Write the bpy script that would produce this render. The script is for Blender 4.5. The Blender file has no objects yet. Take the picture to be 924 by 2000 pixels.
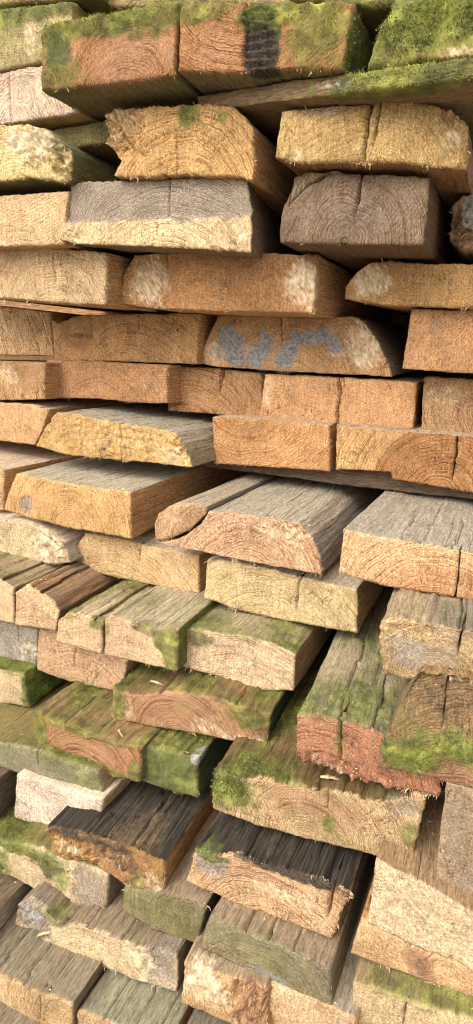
import bpy, math, time
import numpy as np
from mathutils import Matrix, Vector
T0 = time.time()
scene = bpy.context.scene
COL = scene.collection

# ------------------------------------------------------------------ camera
PW, PH, F = 924.0, 2000.0, 1219.0           # photograph size in pixels, focal length in pixels
CX, CY = PW / 2, PH / 2
VPY = np.array([1000 - CX, CY - 700, -F])     # where the planks run to (world +Y)
VPX = -np.array([-2550 - CX, CY - 550, -F])   # along the face of the stack (world +X)
AY = VPY / np.linalg.norm(VPY)
AX = VPX - AY * VPX.dot(AY); AX /= np.linalg.norm(AX)
AZ = np.cross(AX, AY)
RW = np.array([AX, AY, AZ])                   # camera space -> world space
CAM = np.array([0.0, 0.0, 1.55])
D0 = 0.95                                     # metres from camera to the middle of the stack
cd = bpy.data.cameras.new('camera'); cam = bpy.data.objects.new('camera', cd); COL.objects.link(cam)
cd.sensor_fit = 'HORIZONTAL'; cd.sensor_width = 36.0; cd.lens = F / PW * 36.0
cd.clip_start = 0.02; cd.clip_end = 500
cam.matrix_world = Matrix.Translation(Vector(CAM)) @ Matrix([list(r) for r in RW]).to_4x4()
scene.camera = cam

# ------------------------------------------------------------------ light
SUN_EL, SUN_AZ = 42.0, 203.0                  # degrees; azimuth clockwise from +Y
w = bpy.data.worlds.new('World'); scene.world = w; w.use_nodes = True
nt = w.node_tree; nt.nodes.clear()
o_ = nt.nodes.new('ShaderNodeOutputWorld'); bg = nt.nodes.new('ShaderNodeBackground')
sky = nt.nodes.new('ShaderNodeTexSky'); sky.sky_type = 'NISHITA'; sky.sun_disc = False
sky.sun_elevation = math.radians(SUN_EL); sky.sun_rotation = math.radians(SUN_AZ)
sky.dust_density = 4.0; sky.ozone_density = 1.0; sky.air_density = 1.0
hs = nt.nodes.new('ShaderNodeHueSaturation'); hs.inputs['Saturation'].default_value = 0.04
nt.links.new(sky.outputs[0], hs.inputs['Color']); nt.links.new(hs.outputs[0], bg.inputs[0])
bg.inputs[1].default_value = 0.15
nt.links.new(bg.outputs[0], o_.inputs[0])
sl = bpy.data.lights.new('sun', 'SUN'); sl.energy = 0.55; sl.angle = math.radians(60); sl.color = (1.0, 0.985, 0.96)
so = bpy.data.objects.new('sun', sl); COL.objects.link(so)
el, az = math.radians(SUN_EL), math.radians(SUN_AZ)
sd = Vector((math.sin(az) * math.cos(el), math.cos(az) * math.cos(el), math.sin(el)))
so.rotation_euler = sd.to_track_quat('Z', 'Y').to_euler()
so.location = (0, -2, 4)
vs = scene.view_settings
vs.view_transform = 'Standard'; vs.look = 'None'; vs.gamma = 1.0; vs.use_curve_mapping = False
vs.exposure = 1.2
scene.cycles.max_bounces = 5; scene.cycles.diffuse_bounces = 3
scene.cycles.filter_width = 1.0; scene.cycles.use_denoising = True

# ------------------------------------------------------------------ maths helpers
def ray(px):
    px = np.asarray(px, float)
    c = np.stack([px[..., 0] - CX, CY - px[..., 1], np.full(px.shape[:-1], -F)], -1)
    r = c @ RW.T
    return r / r[..., 1:2]
def at(px, d):                                 # the point of plane Y = d (from the camera) seen at a pixel
    return CAM + ray(px) * d
def lin(c):
    c = np.asarray(c, float) / 255.0
    return np.where(c <= .04045, c / 12.92, ((c + .055) / 1.055) ** 2.4)
def _h(ix, iy, iz, s):
    h = (ix.astype(np.uint32) * np.uint32(374761393) + iy.astype(np.uint32) * np.uint32(668265263)
         + iz.astype(np.uint32) * np.uint32(2147483647 - 1274126177) + np.uint32(s * 974711 + 12345))
    h = (h ^ (h >> np.uint32(13))) * np.uint32(1274126177)
    h ^= h >> np.uint32(16)
    h = h * np.uint32(2246822519); h ^= h >> np.uint32(15)
    return (h & np.uint32(0xffff)).astype(np.float32) / 32767.5 - 1.0
def noise(p, s=0):
    f = np.floor(p); i = f.astype(np.int64); t = (p - f).astype(np.float32); t = t * t * (3 - 2 * t)
    x, y, z = i[:, 0], i[:, 1], i[:, 2]; a, b, c = t[:, 0], t[:, 1], t[:, 2]
    r = 0
    for dz, wz in ((0, 1 - c), (1, c)):
        for dy, wy in ((0, 1 - b), (1, b)):
            v0 = _h(x, y + dy, z + dz, s); v1 = _h(x + 1, y + dy, z + dz, s)
            r = r + wz * wy * (v0 + (v1 - v0) * a)
    return r
def fbm(p, o=3, s=0):
    r = 0; a = 1.0; n = 0
    for k in range(o):
        r = r + a * noise(p * 2.03 ** k, s + k); n += a; a *= .5
    return r / n
def sstep(a, b, x):
    t = np.clip((x - a) / (b - a), 0, 1); return t * t * (3 - 2 * t)
def resample(pts, n):
    pts = np.asarray(pts, float); s = np.r_[0, np.cumsum(np.linalg.norm(np.diff(pts, axis=0), axis=1))]
    t = np.linspace(0, s[-1], n)
    return np.stack([np.interp(t, s, pts[:, k]) for k in range(pts.shape[1])], -1)

# ------------------------------------------------------------------ materials
class NG:
    def __init__(s, mat): s.t = mat.node_tree; s.n = s.t.nodes; s.l = s.t.links
    def node(s, ty, **k):
        n = s.n.new(ty)
        for a, b in k.items(): setattr(n, a, b)
        return n
    def put(s, sock, v):
        if isinstance(v, bpy.types.NodeSocket): s.l.new(v, sock)
        elif isinstance(v, (tuple, list)) and len(v) == 3 and sock.type == 'RGBA': sock.default_value = (*v, 1)
        else: sock.default_value = v
    def m(s, op, a, b=0.0, c=0.0, clamp=False):
        n = s.node('ShaderNodeMath', operation=op, use_clamp=clamp)
        s.put(n.inputs[0], a); s.put(n.inputs[1], b); s.put(n.inputs[2], c); return n.outputs[0]
    def mix(s, f, a, b, bt='MIX'):
        n = s.node('ShaderNodeMix', data_type='RGBA', blend_type=bt)
        s.put(n.inputs[0], f); s.put(n.inputs[6], a); s.put(n.inputs[7], b); return n.outputs[2]
    def attr(s, name, ty='GEOMETRY', out='Vector'):
        n = s.node('ShaderNodeAttribute', attribute_type=ty, attribute_name=name); return n.outputs[out]
    def scale(s, v, xyz):
        n = s.node('ShaderNodeVectorMath', operation='MULTIPLY'); s.put(n.inputs[0], v); n.inputs[1].default_value = xyz; return n.outputs[0]
    def noise(s, v, sc=1.0, det=3.0, rough=.55, dist=0.0):
        n = s.node('ShaderNodeTexNoise'); s.put(n.inputs['Vector'], v); n.inputs['Scale'].default_value = sc
        n.inputs['Detail'].default_value = det; n.inputs['Roughness'].default_value = rough; n.inputs['Distortion'].default_value = dist
        return n.outputs['Fac']
    def ss(s, x, a, b, lo=0.0, hi=1.0):
        n = s.node('ShaderNodeMapRange', interpolation_type='SMOOTHSTEP'); s.put(n.inputs[0], x)
        s.put(n.inputs[1], a); s.put(n.inputs[2], b); s.put(n.inputs[3], lo); s.put(n.inputs[4], hi); return n.outputs[0]
    def sep(s, v):
        n = s.node('ShaderNodeSeparateXYZ'); s.put(n.inputs[0], v); return n.outputs
def new_mat(name):
    m = bpy.data.materials.new(name); m.use_nodes = True; g = NG(m)
    b = m.node_tree.nodes['Principled BSDF']; b.inputs['Roughness'].default_value = .85
    b.inputs['Specular IOR Level'].default_value = .2
    return m, g, b

def wood_material():
    m, g, b = new_mat('weathered_wood')
    W = g.attr('wood'); m1 = g.sep(g.attr('mask_a')); m2 = g.sep(g.attr('mask_b')); m3 = g.sep(g.attr('mask_c'))
    MOSS, GREY, RED = m1; PALE, PAINT, BURNT = m2; END, TOP, LICHEN = m3
    P = g.node('ShaderNodeTexCoord').outputs['Object']
    rnd = g.node('ShaderNodeObjectInfo').outputs['Random']
    off = g.node('ShaderNodeVectorMath', operation='ADD'); g.put(off.inputs[0], W)
    cmb = g.node('ShaderNodeCombineXYZ'); g.put(cmb.inputs[0], g.m('MULTIPLY', rnd, 7.0)); g.put(cmb.inputs[1], g.m('MULTIPLY', rnd, 3.0)); g.put(cmb.inputs[2], g.m('MULTIPLY', rnd, 11.0))
    g.put(off.inputs[1], cmb.outputs[0]); V = off.outputs[0]
    col_end = g.attr('col_end', 'OBJECT', 'Color'); col_heart = g.attr('col_heart', 'OBJECT', 'Color')
    col_top = g.attr('col_top', 'OBJECT', 'Color'); col_side = g.attr('col_side', 'OBJECT', 'Color')
    ring_w = g.attr('ring_width', 'OBJECT', 'Fac'); ring_s = g.attr('ring_strength', 'OBJECT', 'Fac'); heart = g.attr('heart_radius', 'OBJECT', 'Fac')
    # growth rings round the pith (the Y axis of the wood coordinates)
    wx, wy, wz = g.sep(W)
    r = g.m('SQRT', g.m('ADD', g.m('MULTIPLY', wx, wx), g.m('MULTIPLY', wz, wz)))
    wob = g.noise(g.scale(V, (14, 1.2, 14)), 1, 3)
    wob2 = g.noise(g.scale(V, (70, 3, 70)), 1, 2)
    r2 = g.m('ADD', r, g.m('ADD', g.m('MULTIPLY', g.m('SUBTRACT', wob, .5), .022), g.m('MULTIPLY', g.m('SUBTRACT', wob2, .5), .004)))
    ph = g.m('DIVIDE', r2, ring_w)
    nz1 = g.node('ShaderNodeTexNoise', noise_dimensions='1D'); g.put(nz1.inputs['W'], g.m('MULTIPLY', ph, .37)); nz1.inputs['Detail'].default_value = 1
    ph = g.m('ADD', ph, g.m('MULTIPLY', nz1.outputs['Fac'], 1.6))
    fr = g.m('FRACT', ph)
    late = g.m('MULTIPLY', g.ss(fr, .35, .82), g.ss(fr, .90, 1.0, 1.0, 0.0))
    lv = g.noise(g.scale(V, (40, 2, 40)), 1, 3)
    late = g.m('MULTIPLY', late, g.ss(lv, .30, .62, .25, 1.0))
    late_raw = late
    late = g.m('MULTIPLY', late, g.ss(g.noise(g.scale(V, (260, 60, 260)), 1, 2, .7), .32, .56, .45, 1.0))
    # radial rays and saw fuzz
    big = g.noise(g.scale(V, (11, 4, 11)), 1, 4, .6)
    mid = g.noise(g.scale(V, (55, 20, 55)), 1, 4, .6)
    fine = g.noise(V, 420, 3, .7)
    fine2 = g.noise(V, 1100, 2, .7)
    gran = g.noise(g.scale(V, (230, 60, 230)), 1, 4, .75)
    grit = g.noise(g.scale(V, (640, 150, 520)), 1, 3, .8)
    pits = g.ss(g.noise(V, 150, 3, .7), .64, .74)
    saw = g.noise(g.scale(V, (330, 330, 45)), 1, 3, .6, .4)
    grain = g.noise(g.scale(V, (430, 14, 430)), 1, 4, .7)
    grain2 = g.noise(g.scale(V, (90, 3.2, 90)), 1, 5, .65)
    chk = g.noise(g.scale(V, (150, 4.5, 150)), 1, 2, .5, .3)
    chk = g.m('MULTIPLY', g.ss(g.m('ABSOLUTE', g.m('SUBTRACT', chk, .5)), .003, .016, 1.0, 0.0), g.ss(grain2, .50, .64))
    hm = g.ss(g.m('SUBTRACT', r2, heart), -.004, .003, 1.0, 0.0)
    endc = g.mix(hm, col_end, col_heart)
    endc = g.mix(g.m('MULTIPLY', late, ring_s), endc, g.mix(1.0, endc, (.47, .32, .21), 'MULTIPLY'))
    k = g.m('MULTIPLY', g.ss(big, .25, .75, .80, 1.16), g.m('MULTIPLY', g.ss(saw, .25, .75, .84, 1.14), g.ss(fine, .28, .72, .80, 1.18)))
    k = g.m('MULTIPLY', k, g.ss(gran, .3, .7, .84, 1.13))
    k = g.m('MULTIPLY', k, g.m('SUBTRACT', 1.0, g.m('MULTIPLY', pits, .35)))
    k = g.m('MULTIPLY', k, g.ss(grit, .34, .62, .60, 1.22))
    kc = g.node('ShaderNodeCombineXYZ'); [g.put(kc.inputs[i], k) for i in range(3)]
    endc = g.mix(1.0, endc, kc.outputs[0], 'MULTIPLY')
    sw = g.m('ADD', g.m('MULTIPLY', wx, g.m('COSINE', g.m('MULTIPLY', rnd, 2.6))), g.m('MULTIPLY', wz, g.m('SINE', g.m('MULTIPLY', rnd, 2.6))))
    sawl = g.m('SINE', g.m('ADD', g.m('MULTIPLY', sw, 1350.0), g.m('MULTIPLY', wob2, 5.0)))
    sawm = g.m('MULTIPLY', g.ss(big, .4, .65), g.ss(mid, .35, .6))
    sk = g.m('ADD', 1.0, g.m('MULTIPLY', g.m('MULTIPLY', sawl, sawm), .11))
    skc = g.node('ShaderNodeCombineXYZ'); [g.put(skc.inputs[i], sk) for i in range(3)]
    endc = g.mix(1.0, endc, skc.outputs[0], 'MULTIPLY')
    # fine checks running out from the pith
    angv = g.node('ShaderNodeCombineXYZ'); g.put(angv.inputs[0], g.m('MULTIPLY', g.m('ARCTAN2', wx, wz), 22.0)); g.put(angv.inputs[1], g.m('MULTIPLY', r, 28.0)); g.put(angv.inputs[2], g.m('MULTIPLY', rnd, 31.0))
    rc = g.noise(angv.outputs[0], 1, 2, .6, .2)
    rck = g.m('MULTIPLY', g.ss(g.m('ABSOLUTE', g.m('SUBTRACT', rc, .5)), .004, .016, 1.0, 0.0), g.ss(g.noise(V, 26, 2), .52, .62))
    endc = g.mix(g.m('MULTIPLY', rck, .75), endc, (.075, .042, .022))
    stain = g.noise(g.scale(V, (16, 9, 24)), 1, 5, .7)
    endc = g.mix(g.ss(stain, .54, .72, 0.0, .5), endc, g.mix(1.0, endc, (.66, .60, .56), 'MULTIPLY'))
    # broad brown stain patches on cut ends
    endc = g.mix(g.ss(mid, .54, .76, 0.0, .42), endc, g.mix(1.0, endc, (.62, .50, .40), 'MULTIPLY'))
    # long grain faces
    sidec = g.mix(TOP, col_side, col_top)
    k2 = g.m('MULTIPLY', g.ss(grain, .32, .68, .78, 1.20), g.ss(grain2, .3, .7, .90, 1.12))
    k2 = g.m('MULTIPLY', k2, g.ss(g.noise(g.scale(V, (430, 90, 430)), 1, 3, .8), .34, .64, .66, 1.24))
    kc2 = g.node('ShaderNodeCombineXYZ'); [g.put(kc2.inputs[i], k2) for i in range(3)]
    sidec = g.mix(1.0, sidec, kc2.outputs[0], 'MULTIPLY')
    sidec = g.mix(g.m('MULTIPLY', g.ss(grain2, .54, .72), .24), sidec, (.16, .085, .04))
    sidec = g.mix(g.m('MULTIPLY', chk, .7), sidec, (.05, .035, .022))
    sidec = g.mix(g.ss(mid, .5, .75, 0.0, .35), sidec, g.mix(1.0, sidec, (.62, .56, .48), 'MULTIPLY'))
    c = g.mix(END, sidec, endc)
    # wear with shapes of its own
    brk = g.m('ADD', g.m('MULTIPLY', g.noise(V, 70, 5, .7), .55), g.m('MULTIPLY', g.noise(V, 300, 3, .7), .45))
    def patch(mask, lo=.42, hi=.58, amt=1.0):
        e = g.m('ADD', mask, g.m('MULTIPLY', g.m('SUBTRACT', brk, .5), 1.5))
        return g.m('MULTIPLY', g.m('MULTIPLY', g.ss(e, lo, hi), amt), g.ss(mask, .02, .35))
    c = g.mix(patch(RED, .15, .95, .72), c, g.mix(g.m('MULTIPLY', late_raw, .85), g.mix(g.ss(grit, .35, .6), (.30, .14, .068), (.45, .255, .135)), (.12, .035, .018)))
    greyc = g.mix(g.ss(fine, .3, .7), (.13, .095, .068), (.40, .33, .26))
    greyc = g.mix(g.m('MULTIPLY', late_raw, .85), greyc, (.10, .07, .048))
    c = g.mix(patch(GREY, .15, .85, .85), c, greyc)
    rot = g.node('ShaderNodeVectorRotate', rotation_type='Y_AXIS'); g.put(rot.inputs['Vector'], V); rot.inputs['Angle'].default_value = .6
    strk = g.noise(g.scale(rot.outputs[0], (260, 60, 75)), 1, 4, .65, .5)
    pe = g.m('ADD', PALE, g.m('MULTIPLY', g.m('SUBTRACT', g.m('ADD', g.m('MULTIPLY', strk, .6), g.m('MULTIPLY', brk, .4)), .5), 3.2))
    pf = g.m('MULTIPLY', g.ss(pe, .25, .95, 0.0, .88), g.ss(PALE, .05, .45))
    palec = g.mix(g.ss(g.noise(g.scale(V, (160, 160, 90)), 1, 3, .6), .35, .65), (.56, .40, .23), (.84, .68, .45))
    c = g.mix(pf, c, palec)
    paintc = g.mix(g.ss(gran, .3, .7), (.105, .118, .125), (.34, .355, .35))
    c = g.mix(patch(PAINT, .10, 1.15, .85), c, paintc)
    burntc = g.mix(g.ss(grain, .36, .72), (.016, .013, .010), (.085, .068, .048))
    c = g.mix(patch(BURNT, .2, .75, .95), c, burntc)
    mossn = g.noise(V, 38, 4, .6)
    lgm = g.m('MULTIPLY', g.m('SUBTRACT', 1.0, END), g.m('MULTIPLY', g.m('SUBTRACT', grain2, .5), 1.8))
    MOSS = g.m('ADD', MOSS, g.m('MULTIPLY', lgm, g.ss(MOSS, .02, .25)))
    mossc = g.mix(g.ss(mossn, .32, .56), (.045, .056, .016), (.140, .158, .032))
    mossc = g.mix(g.ss(mossn, .52, .74), mossc, (.36, .37, .070))
    film = g.mix(g.ss(mossn, .35, .65), (.055, .066, .017), (.150, .160, .042))
    mossc = g.mix(g.m('MULTIPLY', g.m('SUBTRACT', 1.0, END), g.ss(MOSS, .55, .95, .85, 0.0)), mossc, film)
    c = g.mix(g.m('MULTIPLY', patch(MOSS, .18, 1.0, .82), g.m('ADD', .84, g.m('MULTIPLY', END, .16))), c, mossc)
    lic = g.mix(g.ss(fine, .4, .65), (.25, .225, .185), (.50, .465, .40))
    c = g.mix(patch(LICHEN, .45, .6, .85), c, lic)
    g.put(b.inputs['Base Color'], c)
    hgt = g.m('ADD', g.m('ADD', g.m('MULTIPLY', fine, .8), g.m('MULTIPLY', fine2, .35)), g.m('SUBTRACT', g.m('MULTIPLY', gran, 1.3), g.m('MULTIPLY', pits, .8)))
    hgt = g.m('SUBTRACT', hgt, g.m('MULTIPLY', rck, END))
    hgt = g.m('ADD', hgt, g.m('MULTIPLY', g.m('MULTIPLY', sawl, sawm), g.m('MULTIPLY', END, .18)))
    hgt = g.m('ADD', hgt, g.m('MULTIPLY', saw, g.m('MULTIPLY', END, .5)))
    hgt = g.m('SUBTRACT', hgt, g.m('MULTIPLY', g.m('MULTIPLY', late, ring_s), g.m('MULTIPLY', END, .5)))
    hgt = g.m('ADD', hgt, g.m('MULTIPLY', grain, g.m('MULTIPLY', g.m('SUBTRACT', 1.0, END), 1.6)))
    hgt = g.m('SUBTRACT', hgt, g.m('MULTIPLY', chk, g.m('SUBTRACT', 1.0, END)))
    bp = g.node('ShaderNodeBump'); bp.inputs['Strength'].default_value = .7; bp.inputs['Distance'].default_value = .0024
    g.put(bp.inputs['Height'], hgt); g.l.new(bp.outputs[0], b.inputs['Normal'])
    return m
WOOD = wood_material()

def moss_material():
    m, g, b = new_mat('moss_tufts')
    P = g.node('ShaderNodeNewGeometry').outputs['Position']
    n1 = g.noise(P, 34, 4, .6); n2 = g.noise(P, 300, 2)
    c = g.mix(g.ss(n1, .34, .52), (.048, .064, .016), (.150, .175, .028))
    c = g.mix(g.ss(n1, .50, .68), c, (.38, .40, .062))
    tint = g.attr('tint', 'OBJECT', 'Color'); c = g.mix(1.0, c, tint, 'MULTIPLY')
    c = g.mix(g.ss(n2, .45, .7, 0, .5), c, (.22, .17, .05))
    g.put(b.inputs['Base Color'], c)
    return m
MOSS = moss_material()
def fibre_material():
    m, g, b = new_mat('wood_fibres')
    P = g.node('ShaderNodeNewGeometry').outputs['Position']
    g.put(b.inputs['Base Color'], g.mix(g.noise(P, 120, 2), (.30, .17, .07), (.78, .58, .33)))
    return m
FIBRE = fibre_material()
def ground_material():
    m, g, b = new_mat('packed_earth')
    P = g.node('ShaderNodeNewGeometry').outputs['Position']
    g.put(b.inputs['Base Color'], g.mix(g.noise(P, 22, 6, .7), (.20, .175, .145), (.38, .34, .29)))
    bp = g.node('ShaderNodeBump'); bp.inputs['Distance'].default_value = .01
    g.put(bp.inputs['Height'], g.noise(P, 60, 5, .7)); g.l.new(bp.outputs[0], b.inputs['Normal'])
    return m

# ------------------------------------------------------------------ the planks, traced
TAN = dict(end=(226, 190, 142), heart=(210, 162, 112), top=(196, 182, 158), side=(196, 154, 108))
ORG = dict(end=(221, 181, 134), heart=(205, 157, 108), top=(192, 174, 148), side=(192, 146, 98))
BRN = dict(end=(204, 160, 112), heart=(184, 134, 90), top=(156, 138, 112), side=(160, 120, 82))
PAL = dict(end=(236, 208, 166), heart=(222, 182, 134), top=(200, 186, 162), side=(202, 162, 118))
GRY = dict(end=(172, 152, 124), heart=(158, 136, 110), top=(176, 160, 134), side=(160, 130, 98))
MOS = dict(end=(202, 168, 120), heart=(206, 144, 96), top=(158, 146, 104), side=(122, 110, 76))
DRK = dict(end=(184, 144, 92), heart=(162, 118, 72), top=(140, 118, 88), side=(168, 126, 82))
PL = []
def P(key, label, pal, top, bot, left=(), right=(), **k):
    e = dict(key=key, label=label, pal=pal, top=top, bot=bot, left=list(left), right=list(right),
             pith=None, ring=3.2, rs=.55, heart=0.0, m=[], cr=[], tm={}, tc=[], vp=None, rag=1.0, wear=.0025,
             groove=.0015, fray=70, bearer=False, dd=0.0, rough=1.0, holes=[], n='timber_plank')
    e.update(k); PL.append(e)
M_, G_, R_, L_, T_, B_, LI = 'moss', 'grey', 'red', 'pale', 'paint', 'burnt', 'lichen'

# ---- topmost layer
P('Z1', 'dark mossy plank end cut off by the top edge of the photo, far left', MOS, [(-150,-70),(30,-100),(190,-130)], [(-150,30),(40,5),(190,-8)], m=[(M_,40,-30,200,60,.6)], tm=dict(moss=0.54), wear=.006, dd=.04)
P('Z2', 'mossy plank above the notch between the two mossy top blocks', MOS, [(560,-110),(700,-115),(840,-120)], [(560,-5),(700,12),(775,10),(840,0)], m=[(M_,700,-20,120,60,.9)], tm=dict(moss=0.64), wear=.006, dd=.05)
P('Z3', 'rough mossy board showing as a thin strip above the big mossy block', MOS, [(150,-95),(400,-110),(620,-120)], [(150,12),(400,14),(620,8)], m=[(M_,400,-20,200,60,.7)], tm=dict(moss=0.54), wear=.006, dd=.10)
P('A1', 'mossy green-brown plank end in the upper left corner above the pale pink one', dict(TAN, end=(188,166,114)), [(-150,42),(-40,22),(60,12),(142,2)], [(-150,160),(-40,146),(80,122),(142,113)], m=[(M_,20,30,140,26,.9),(M_,100,18,80,18,.9),(M_,-20,70,60,40,.55),(L_,60,65,14,30,.6)], pith=(20,420), ring=3.4, rs=.35, tm=dict(moss=0.71), wear=.006)
P('A2', 'pale pinkish plank end with knots at the upper left, tucked under the mossy ones', dict(PAL, end=(232,202,172), heart=(196,136,102)), [(-150,165),(-40,150),(80,126),(150,114)], [(-150,262),(-40,249),(0,244),(152,219)], m=[(L_,60,190,60,45,.55),(R_,45,180,22,10,.5),(R_,40,215,22,12,.5)], pith=(50,260), ring=5.5, rs=.75, cr=[([(18,142),(22,238)],2.2,.015)], knots=[(45,182,24),(40,216,20)])
P('A3', 'big mossy block at the top left with reddish rings and dark underside', dict(MOS, end=(188,136,92), heart=(192,128,86)), [(80,55),(130,38),(240,18),(300,5),(350,2)], [(82,176),(150,170),(250,158),(340,147)], m=[(M_,105,100,40,75,.62),(B_,115,105,28,40,.7),(T_,118,105,26,34,.45),(M_,230,35,190,34,1.0),(M_,310,30,60,40,.9),(R_,260,110,100,55,.75),(M_,110,150,50,40,.8),(G_,120,110,30,40,.4)], pith=(240,205), ring=4.2, rs=.85, tm=dict(moss=0.81), right=[(343,70)], wear=.005, groove=.003)
P('A4', 'wide mossy block at the top centre with a dark bark seam down its face', dict(MOS, end=(186,134,86)), [(353,12),(430,3),(560,2),(690,3)], [(346,139),(440,142),(540,134),(668,137)], m=[(M_,620,60,75,70,.85),(M_,400,20,80,22,.9),(R_,420,90,50,50,.7),(B_,508,78,34,80,1.3),(M_,560,20,150,30,.9),(M_,640,110,60,40,.6)], pith=(505,-120), ring=4, rs=.6, tm=dict(moss=0.71), sm=dict(moss=.8), ridge=(505,34), wear=.006, tc=[], rag=2.0, cr=[([(480,10),(483,60),(476,130)],3,.01)])
P('A5', 'bright yellow-green mossy block at the top right corner with a slanted left edge', dict(MOS, end=(196,176,102)), [(775,-5),(850,-22),(924,-35),(1060,-50)], [(716,134),(790,126),(924,106),(1060,92)], left=[(742,60)], m=[(M_,800,50,120,75,1.0),(M_,900,30,110,60,1.0),(M_,740,115,40,25,.9),(L_,900,98,50,14,.6)], tm=dict(moss=0.81), wear=.008, rough=1.6, tuft=1.4)
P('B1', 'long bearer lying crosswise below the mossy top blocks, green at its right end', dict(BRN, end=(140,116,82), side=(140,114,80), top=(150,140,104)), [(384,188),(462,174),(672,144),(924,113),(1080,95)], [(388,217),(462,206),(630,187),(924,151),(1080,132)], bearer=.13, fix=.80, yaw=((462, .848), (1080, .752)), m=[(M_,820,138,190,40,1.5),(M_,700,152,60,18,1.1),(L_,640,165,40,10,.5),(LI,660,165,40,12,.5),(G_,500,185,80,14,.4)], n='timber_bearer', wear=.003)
# ---- second layer
P('C0', 'greenish board end glimpsed in the dark gap left of the torn tan plank', dict(MOS, end=(150,134,92)), [(90,256),(150,245),(222,232)], [(90,300),(150,288),(225,274)], m=[(M_,160,262,60,20,.4)], fix=.90, vp=(900,660))
P('C1', 'yellowish rotten plank end at the left with a splintered mossy right side', dict(PAL, end=(226,198,138), side=(120,112,72), top=(146,148,114)), [(-150,255),(-40,246),(0,243),(62,242),(92,254),(112,272)], [(-150,372),(-40,360),(0,353),(60,346),(110,352),(128,356)], right=[(128,290),(138,318)], m=[(L_,70,280,55,40,.8),(M_,30,320,60,30,.22),(M_,112,290,14,20,.7),(R_,80,310,30,20,.35)], torn=[(80,285,55,45,.010),(120,320,25,40,.012)], tm=dict(moss=0.45), sm=dict(moss=.5), fray=260, rag=3, wear=.006, groove=.004)
P('C2', 'tan plank end with a ragged torn left edge and a moss spot on top', dict(ORG, end=(226,178,114), heart=(220,166,114)), [(205,224),(222,211),(330,206),(400,202),(456,206),(497,250)], [(224,345),(350,341),(430,342),(495,352)], left=[(210,280),(236,312)], m=[(M_,368,225,26,28,.95),(M_,435,228,10,14,.7),(L_,235,240,40,40,.5),(R_,235,270,36,35,.4)], torn=[(232,255,42,60,.016)], pith=(345,410), ring=4.0, rs=.75, fray=300, rag=2.2, cr=[([(345,255),(347,335)],1.4,.01)], tc=[], wear=.003)
P('C3', 'tan plank end with two vertical cracks and a frayed lower right edge', dict(TAN, end=(212,174,114), side=(156,116,80)), [(550,216),(640,206),(720,199),(800,196),(850,204),(895,224)], [(538,306),(580,318),(700,318),(800,318),(912,330)], right=[(917,245)], m=[(G_,640,215,90,14,.5),(L_,580,300,40,14,.4),(L_,880,250,30,50,.45),(M_,700,205,40,12,.3)], torn=[(890,225,35,25,.010),(820,320,110,12,.006),(575,310,35,12,.006)], pith=(690,420), ring=3.6, rs=.4, cr=[([(722,197),(716,260),(712,324)],4.2,.03),([(745,199),(738,245),(729,285)],2.2,.02)], fray=260, rag=1.8, wear=.004)
# ---- third layer
P('D1', 'plain orange-brown plank end at the left edge below the rotten yellowish one', ORG, [(-150,392),(-40,384),(0,381),(134,373)], [(-150,486),(-40,483),(0,482),(124,478)], pith=(40,580), ring=3.0, rs=.25)
P('D2', 'wide plank end with a grey weathered upper half and a pale fresh lower half', dict(PAL, end=(246,212,160), heart=(226,190,130), side=(140,120,94)), [(132,358),(150,352),(300,347),(420,343),(478,344)], [(116,468),(150,476),(300,482),(400,486),(490,493)], left=[(123,420)], right=[(486,400),(491,440)], m=[(G_,300,372,300,58,1.0,6),(L_,300,455,200,24,.3),(L_,470,465,26,24,.6),(LI,190,375,60,24,.35),(LI,440,390,50,30,.35)], pith=(320,590), ring=3.4, rs=.85, cr=[([(326,346),(326,415)],2.4,.015),([(308,430),(308,450)],1.4,.01)], torn=[(470,470,40,20,.006),(150,460,20,12,.006)], step=424, fray=140, vp=(760,640))
P('D3', 'dark grey weathered block end with a curved crack at its upper left corner', dict(GRY, end=(148,122,94), side=(120,94,68)), [(576,347),(602,335),(700,340),(780,342),(839,346)], [(548,474),(640,477),(740,478),(826,479)], left=[(550,400),(547,440)], right=[(834,420)], pith=(672,470), ring=4.4, rs=1.0, heart=0, m=[(G_,690,400,170,80,.35),(L_,690,470,110,8,.25)], cr=[([(648,338),(600,362),(572,392),(549,420)],5.0,.03),([(708,339),(703,375),(697,408)],4.6,.03)], wear=.004)
P('D4', 'splintered white-faced plank stub at the right edge beside the dark grey block', dict(GRY, end=(156,126,92)), [(884,402),(905,380),(960,370),(1060,362)], [(880,470),(902,487),(960,492),(1060,496)], m=[(LI,925,410,24,34,1.0),(L_,925,410,24,36,.8)], torn=[(905,440,30,50,.022)], rag=4, fray=160, wear=.01, dd=.03)
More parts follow.
